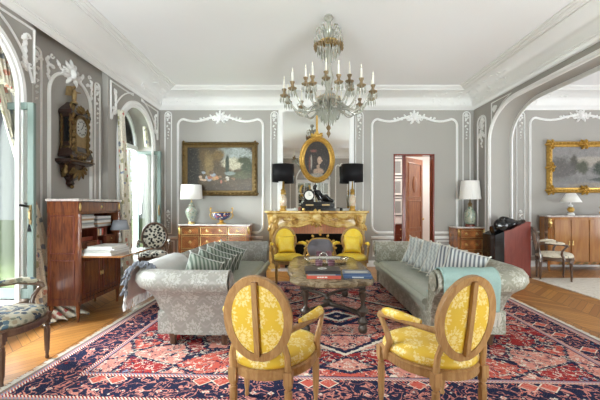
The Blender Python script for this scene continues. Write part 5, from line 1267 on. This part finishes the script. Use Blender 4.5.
# ================================================================ BRACKET CLOCK on the pier
CY0, CY1 = 4.89, 5.37; cy = (CY0+CY1)/2
t = thing('clock_bracket', 'carved dark wall bracket with gilt mounts under the clock', 'bracket', (XL, cy, 0), 0)
b = B()
def sec(z, d, w_): return [(0, -w_, z), (d*.9, -w_, z), (d, -w_*.8, z), (d, w_*.8, z), (d*.9, w_, z), (0, w_, z)]
S_ = [sec(1.66, .03, .02), sec(1.70, .06, .06), sec(1.74, .05, .05), sec(1.80, .11, .12), sec(1.88, .13, .19), sec(1.95, .15, .20), sec(1.98, .20, .27), sec(2.0, .215, .285), sec(2.03, .215, .285)]
v = [p for s_ in S_ for p in s_]; b.add(v, [(i*6+k, i*6+(k+1) % 6, (i+1)*6+(k+1) % 6, (i+1)*6+k) for i in range(8) for k in range(6)]+[tuple(range(6))[::-1], tuple(range(48, 54))]); b.make('bracket_body', 'tortoise', t, smooth=25)
b = B(); wp = WP('x', .14, 1)
for k in range(5): a = -PI/2+(k-2)*.6; leaf(b, wp, .03*(k-2), 1.90, a, .16, .07, .03)
for sg in (-1, 1): scroll(b, wp, sg*.13, 1.90, .05, 0, sg, .012); b.tube([(.21, sg*.28, 2.015), (.21, 0, 2.015)], .01, 6)
b.ball((.05, 0, 1.66), .03, 8, 6); wy = WP('y', -.2, -1); leaf(b, wy, .10, 1.95, -PI/2-.4, .18, .09, .03); b.make('bracket_mount', 'ormolu', t)
t = thing('bracket_clock', 'ornate dark and gilt antique clock with a figure on top', 'clock', (XL+.01, cy, 2.03), 0)
def ring_(z, d, w_): return [(0.0, -w_, z), (d, -w_, z), (d, w_, z), (0.0, w_, z)]
S_ = [ring_(.03, .19, .235), ring_(.06, .20, .245), ring_(.20, .17, .20), ring_(.26, .165, .195), ring_(.58, .165, .20), ring_(.64, .18, .23), ring_(.68, .175, .225), ring_(.73, .14, .17), ring_(.78, .10, .10), ring_(.82, .07, .06)]
b = B(); v = [p for s_ in S_ for p in s_]; b.add(v, [(i*4+k, i*4+(k+1) % 4, (i+1)*4+(k+1) % 4, (i+1)*4+k) for i in range(9) for k in range(4)]+[(3, 2, 1, 0), (36, 37, 38, 39)]); b.make('case', 'tortoise', t, smooth=20)
b = B(); wp = WP('x', .17, 1)
po = [(-.13, .10)]+[(.13, .10), (.15, .30)]+arc(0, .48, .15, .15, 0, PI, 12)+[(-.15, .30)]
b.sweep([wp.p(u, z) for u, z in po], [(-.018, 0), (-.018, .02), (0, .03), (.018, .02), (.018, 0)], (1, 0, 0), True)
for sg in (-1, 1):
    for k in range(7): leaf(b, wp, sg*.19, .12+.09*k, PI/2+sg*.3, .10, .05, .03)
    scroll(b, wp, sg*.20, .14, .04, 0, sg, .012); b.tube([(.19, sg*.22, .0), (.19, sg*.24, .03), (.17, sg*.22, .08)], .016, 6)
    b.lathe([(.012, 0), (.02, .03), (.012, .06), (.022, .09), (0, .13)], (.15, sg*.19, .66), 8)
for k in range(7): a = -PI/2+(k-3)*.5; leaf(b, wp, .03*(k-3), .10, a, .12, .06, .04)
for k in range(5): a = PI/2+(k-2)*.5; leaf(b, wp, .0, .66, a, .13, .06, .04)
wy = WP('y', -.20, -1)
for k in range(7): leaf(b, wy, .03, .12+.075*k, PI/2, .09, .04, .02); leaf(b, wy, .15, .12+.075*k, PI/2, .09, .04, .02)
leaf(b, wy, .03, .62, 0, .13, .04, .02); leaf(b, wy, .03, .16, 0, .13, .04, .02)
b.make('gilt_mount', 'ormolu', t)
b = B(); b.box(.055, .135, -.2035, -.20, .24, .58); b.make('side_window', 'black', t)
b = B(); b.prism([(u*.92, z) for u, z in po], .166, .172, 'x'); b.make('door_glass', 'abrass', t)
b = B(); b.lathe([(0, .0), (.125, .0), (.13, .006), (.12, .012), (0, .012)], (.17, 0, .46), 28, Ry(PI/2)); b.make('dial', plain('dial_enamel', (.42, .42, .40), .3), t)
b = B()
for k in range(12): a = 2*PI*k/12; b.obox((.184, .092*math.cos(a), .46+.092*math.sin(a)), (.004, .022, .014), Rx(a))
b.obox((.186, .02, .49), (.003, .07, .008), Rx(PI/3)).obox((.187, -.01, .45), (.003, .05, .008), Rx(PI/4)); b.make('numerals_and_hands', 'black', t)
b = B(); b.lathe([(.05, 0), (.05, .02), (.03, .04)], (.07, 0, .81), 12)
b.tube([(.07, 0, .84), (.07, .005, .92), (.075, 0, .98), (.07, 0, 1.02)], [.028, .035, .032, .014], 10).ball((.073, 0, 1.045), .024, 10, 8)
b.tube([(.07, -.03, .99), (.09, -.07, .97), (.10, -.09, 1.03)], [.013, .011, .009], 6).tube([(.07, .03, .99), (.08, .08, .99), (.09, .12, 1.0)], [.013, .011, .008], 6)
b.tube([(.07, -.015, .87), (.08, -.03, .84)], .014, 6); b.grid(lambda u, v: (.05-.03*u, -.02-.10*u*(1-v*.3), .92+.14*v-.02*u), 4, 4).grid(lambda u, v: (.05-.03*u, .02+.08*u*(1-v*.3), .92+.14*v-.02*u), 4, 4)
b.make('figure', 'abrass', t, smooth=70, label='bronze winged figure')

# ================================================================ CHANDELIER
CX, CYc = .385, 4.85
t = thing('crystal_chandelier', 'large cut-crystal chandelier with white candles hanging over the coffee table', 'chandelier', (CX, CYc, 0), 0)
Z0 = ZT
b = B(); b.lathe([(.05, Z0), (.07, Z0-.03), (.05, Z0-.06), (.03, Z0-.08), (.035, Z0-.14), (.06, Z0-.20), (.045, Z0-.24), (.05, Z0-.32)][::-1], (0, 0, 0), 14)
b.lathe([(.03, 3.56), (.05, 3.44), (.045, 3.36), (.03, 3.30), (.045, 3.22), (.07, 3.12), (.05, 3.02), (.035, 2.96), (.06, 2.90), (.16, 2.84), (.17, 2.80), (.06, 2.74), (.04, 2.66)][::-1], (0, 0, 0), 16); b.make('stem', 'crystal', t, smooth=40)
b = B(); b.lathe([(.004, Z0), (.004, 2.7)][::-1], (0, 0, 0), 6); b.lathe([(.12, 2.83), (.125, 2.80), (.11, 2.78)][::-1], (0, 0, 0), 20); b.lathe([(.13, 3.60), (.13, 3.58)][::-1], (0, 0, 0), 20, closed=True); b.make('metal_core', 'brass', t)
# crown: looped glass arms and ring of drops
for k in range(8):
    a = 2*PI*k/8; b = B(); c, s_ = math.cos(a), math.sin(a)
    prf = [(.05, 3.62), (.07, 3.74), (.11, 3.80), (.15, 3.78), (.165, 3.72), (.14, 3.68), (.12, 3.70)]
    b.tube([(c*r_, s_*r_, z) for r_, z in prf], [.011, .011, .012, .012, .011, .009, .006], 6); b.make('crown_loop', 'crystal', t, smooth=60)
def drops(b, r_, z, n, L, w_=.012, ph=0.0, jit=0):
    rj = random.Random(int(r_*1000)+n)
    for k in range(n):
        a = 2*PI*k/n+ph; x, y = r_*math.cos(a), r_*math.sin(a); zz = z-jit*rj.random()
        v = [(x, y, zz)]+[(x+w_*math.cos(a+PI/2*q_), y+w_*math.sin(a+PI/2*q_), zz-L*.62) for q_ in range(4)]+[(x, y, zz-L)]
        b.add(v, [(0, 1+q_, 1+(q_+1) % 4) for q_ in range(4)]+[(5, 1+(q_+1) % 4, 1+q_) for q_ in range(4)])
b = B(); drops(b, .19, 3.60, 26, .10, .014, jit=.03); drops(b, .17, 3.62, 22, .12, .014, .1, .03); o = b.make('amber_pendants', 'crystal_b', t, smooth=0); o['kind'] = 'stuff'
b = B(); drops(b, .15, 3.56, 20, .16); drops(b, .10, 3.50, 14, .16, .012, .2); drops(b, .19, 3.66, 20, .10); o = b.make('crown_pendants', 'crystal', t, smooth=0); o['kind'] = 'stuff'
b = B(); drops(b, .17, 2.80, 34, .16); drops(b, .14, 2.74, 28, .17, .012, .1); drops(b, .10, 2.68, 20, .17); drops(b, .06, 2.62, 12, .16); o = b.make('basket_pendants', 'crystal', t, smooth=0); o['kind'] = 'stuff'
b = B(); drops(b, .155, 2.86, 34, .07, .010); o = b.make('basket_gilt_drops', 'gold', t, smooth=0); o['kind'] = 'stuff'
b = B(); b.lathe([(.0, 2.30), (.012, 2.33), (.03, 2.36), (.012, 2.40), (.035, 2.44), (.01, 2.48), (.005, 2.56)], (0, 0, 0), 12); b.make('finial', 'crystal_b', t, smooth=50)
def chandelier_arm(R_, zc, sw=1.0):
    a_ = bpy.data.objects.new('arm', None)
    b = B(); pts = []
    for k in range(15):
        u = k/14; r_ = .10+(R_-.10)*u; z = 2.80-.17*math.sin(u*PI*1.15)*sw+(zc-2.80)*u**2.2+.05*math.sin(u*PI*2)*sw; pts.append((r_, 0, z))
    b.tube(pts, [.015-.003*k/14 for k in range(15)], 8); o = b.make('arm', 'crystal', t, smooth=60)
    b = B(); b.lathe([(.0, -.02), (.03, -.01), (.055, .01), (.058, .018), (.03, .012), (.022, .03)], (R_, 0, zc), 12); b.make('drip_pan', 'crystal_b', o, smooth=40)
    b = B(); b.lathe([(.014, .02), (.020, .04), (.016, .055), (.030, .09), (.032, .10), (.020, .10)], (R_, 0, zc), 12); b.make('candle_cup', 'crystal_b', o, smooth=40)
    b = B(); b.lathe([(.012, .095), (.012, .215), (.006, .222)], (R_, 0, zc), 10); b.make('candle', 'candle', o, smooth=40)
    b = B(); b.lathe([(.004, .22), (.009, .235), (.007, .25), (.0015, .275)], (R_, 0, zc), 8); b.make('flame_bulb', 'bulb', o, smooth=60)
    b = B(); s0 = 0
    drops(b, .05, 0, 9, .10, .010); b.xf(Matrix.Translation((R_, 0, zc+.01))); q_ = b.make('pendants', 'crystal', o, smooth=0); q_['kind'] = 'stuff'
    return o
A = chandelier_arm(.60, 2.84); A.rotation_euler = (0, 0, .12)
for k in range(1, 12): o = dup(A, t); o.rotation_euler = (0, 0, .12+2*PI*k/12)
A2 = chandelier_arm(.33, 2.98, .5); A2.rotation_euler = (0, 0, .35)
for k in range(1, 6): o = dup(A2, t); o.rotation_euler = (0, 0, .35+2*PI*k/6)
A3 = B(); 
for k in range(6):
    a = 2*PI*k/6+.3; b = B(); c, s_ = math.cos(a), math.sin(a)
    b.tube([(c*r_, s_*r_, z) for r_, z in ((.06, 2.70), (.20, 2.66), (.33, 2.62), (.42, 2.66), (.44, 2.72), (.40, 2.74))], [.012, .012, .011, .010, .008, .006], 6)
    b.make('lower_scroll', 'crystal', t, smooth=60)

# ================================================================ CURTAINS
def curtain(name, label, fn, nu, nv, mat='curtain', solid=.012):
    b = B(); b.grid(fn, nu, nv); o = b.make(name, mat, smooth=80, solid=solid); return tag(o, label, 'curtain')
def c1_(u, v):   # drawn out of the near window reveal, tied back, spilling on the floor
    z = 3.0*(1-v)
    k = min(1, max(0, (3.0-z)/1.55)); k2 = min(1, max(0, (1.45-z)/1.43))
    w_ = .12+.10*(1-k)+.36*k2**.8
    y = 3.98+.20*k+.04*k2+(u-.25)*w_; x = -3.42+.27*k+.12*k2+.035*math.sin(u*26+v*2)*(.4+k2)+.25*max(0, k2-.88)/.12*(.3+u)
    return (x, y, max(.014+.025*abs(math.sin(u*20)), z))
curtain('floral_curtain', 'long floral curtain spilling on the floor between the near window and the desk', c1_, 60, 40)
b = B(); b.ball((-3.06, 4.10, 1.30), (.03, .03, .05), 10, 8).tube([(-3.06, 4.10, 1.26), (-3.06, 4.10, 1.10)], [.025, .04], 10).tube([(-3.20, 4.12, 1.45), (-3.12, 4.13, 1.40), (-3.06, 4.08, 1.38), (-3.10, 3.98, 1.40)], .014, 8); o = b.make('curtain_tassel', 'black', smooth=60); tag(o, 'black tassel tie-back on the near floral curtain', 'tassel')
def c2_(u, v):   # gathered drape inside the head of the near arch
    a = PI*.5*(u*.97); y = W1+(HW-.05)*math.sin(a)*1.0; zt_ = SPR+(TOP-SPR-.04)*math.cos(a)
    y2 = W1+.30+.48*(u**.6); z2 = 2.66+.15*(1-u)
    return (-3.27+.03*math.sin(u*50), y*(1-v)+y2*v, zt_*(1-v)+min(z2, zt_)*v)
curtain('floral_drape', 'floral fabric gathered inside the arch head of the near window', c2_, 90, 12)
def c3_(u, v):
    z = 3.05*(1-v)*1.0; y = 6.22+u*(.10+.30*v); x = -3.12+.04*math.sin(u*24)+.06*v+.25*max(0, v-.85)
    return (x, y, max(.012, z))
curtain('floral_curtain', 'long floral curtain on the near side of the far window behind the desk', c3_, 40, 30)
def c4_(u, v):
    y = 7.86-(.20-.12*v)*u*(1.0); z = min(3.08-u*.0, SPR+(TOP-SPR)*math.sqrt(max(0, 1-((y-W2)/HW)**2))-.02)*(1-v)+2.66*v
    return (-3.33+.03*math.sin(u*28), y, z)
curtain('floral_drape', 'short floral fabric gathered in the arch head of the far window', c4_, 40, 12)
def c5_(u, v):
    z = 1.9*(1-v); y = 5.45+u*.5; x = -3.10+.05*math.sin(u*30)+.25*max(0, v-.8)
    return (x, y, max(.012, z*.55))
# framed prints and a bookcase in the lobby
for i, (z, lb) in enumerate(((2.50, 'top framed print on the lobby wall through the doorway'), (1.92, 'middle framed print on the lobby wall through the doorway'), (1.34, 'lowest framed print on the lobby wall through the doorway'))):
    for j, y in enumerate((2.84,)):
        t = thing('framed_print', lb, 'print', (y, 10.498, z), 0)
        b = B(); b.box(-.16, .16, -.02, 0, -.26, .26); b.make('frame', 'blackbook', t); b = B(); b.box(-.135, .135, -.024, -.02, -.235, .235); b.make('sheet', 'paper', t); b = B(); b.box(-.09, .09, -.026, -.024, -.17, .17); b.make('image', 'greybook', t)

t = thing('small_chest', 'dark wooden chest below the prints beyond the doorway', 'chest', (2.80, 10.25, 0), 0)
B().box(-.22, .22, -.22, .22, .10, .84).make('carcass', 'mahogd', t, bevel=.01); B().box(-.24, .24, -.24, .23, .84, .87).make('top', 'mahogd', t, bevel=.005)
for k in range(3): b = B(); b.box(-.19, .19, -.235, -.21, .14+.235*k, .35+.235*k); d_ = b.make('drawer', 'mahogd', t, bevel=.004); b = B(); b.ball((0, -.24, .25+.235*k), .018, 8, 6); b.make('drawer_knob', 'brass', d_)
for sx in (-1, 1):
    for sy in (-1, 1): b = B(); b.lathe([(.02, 0), (.03, .10)], (sx*.18, sy*.18, 0), 8); b.make('leg', 'mahogd', t)
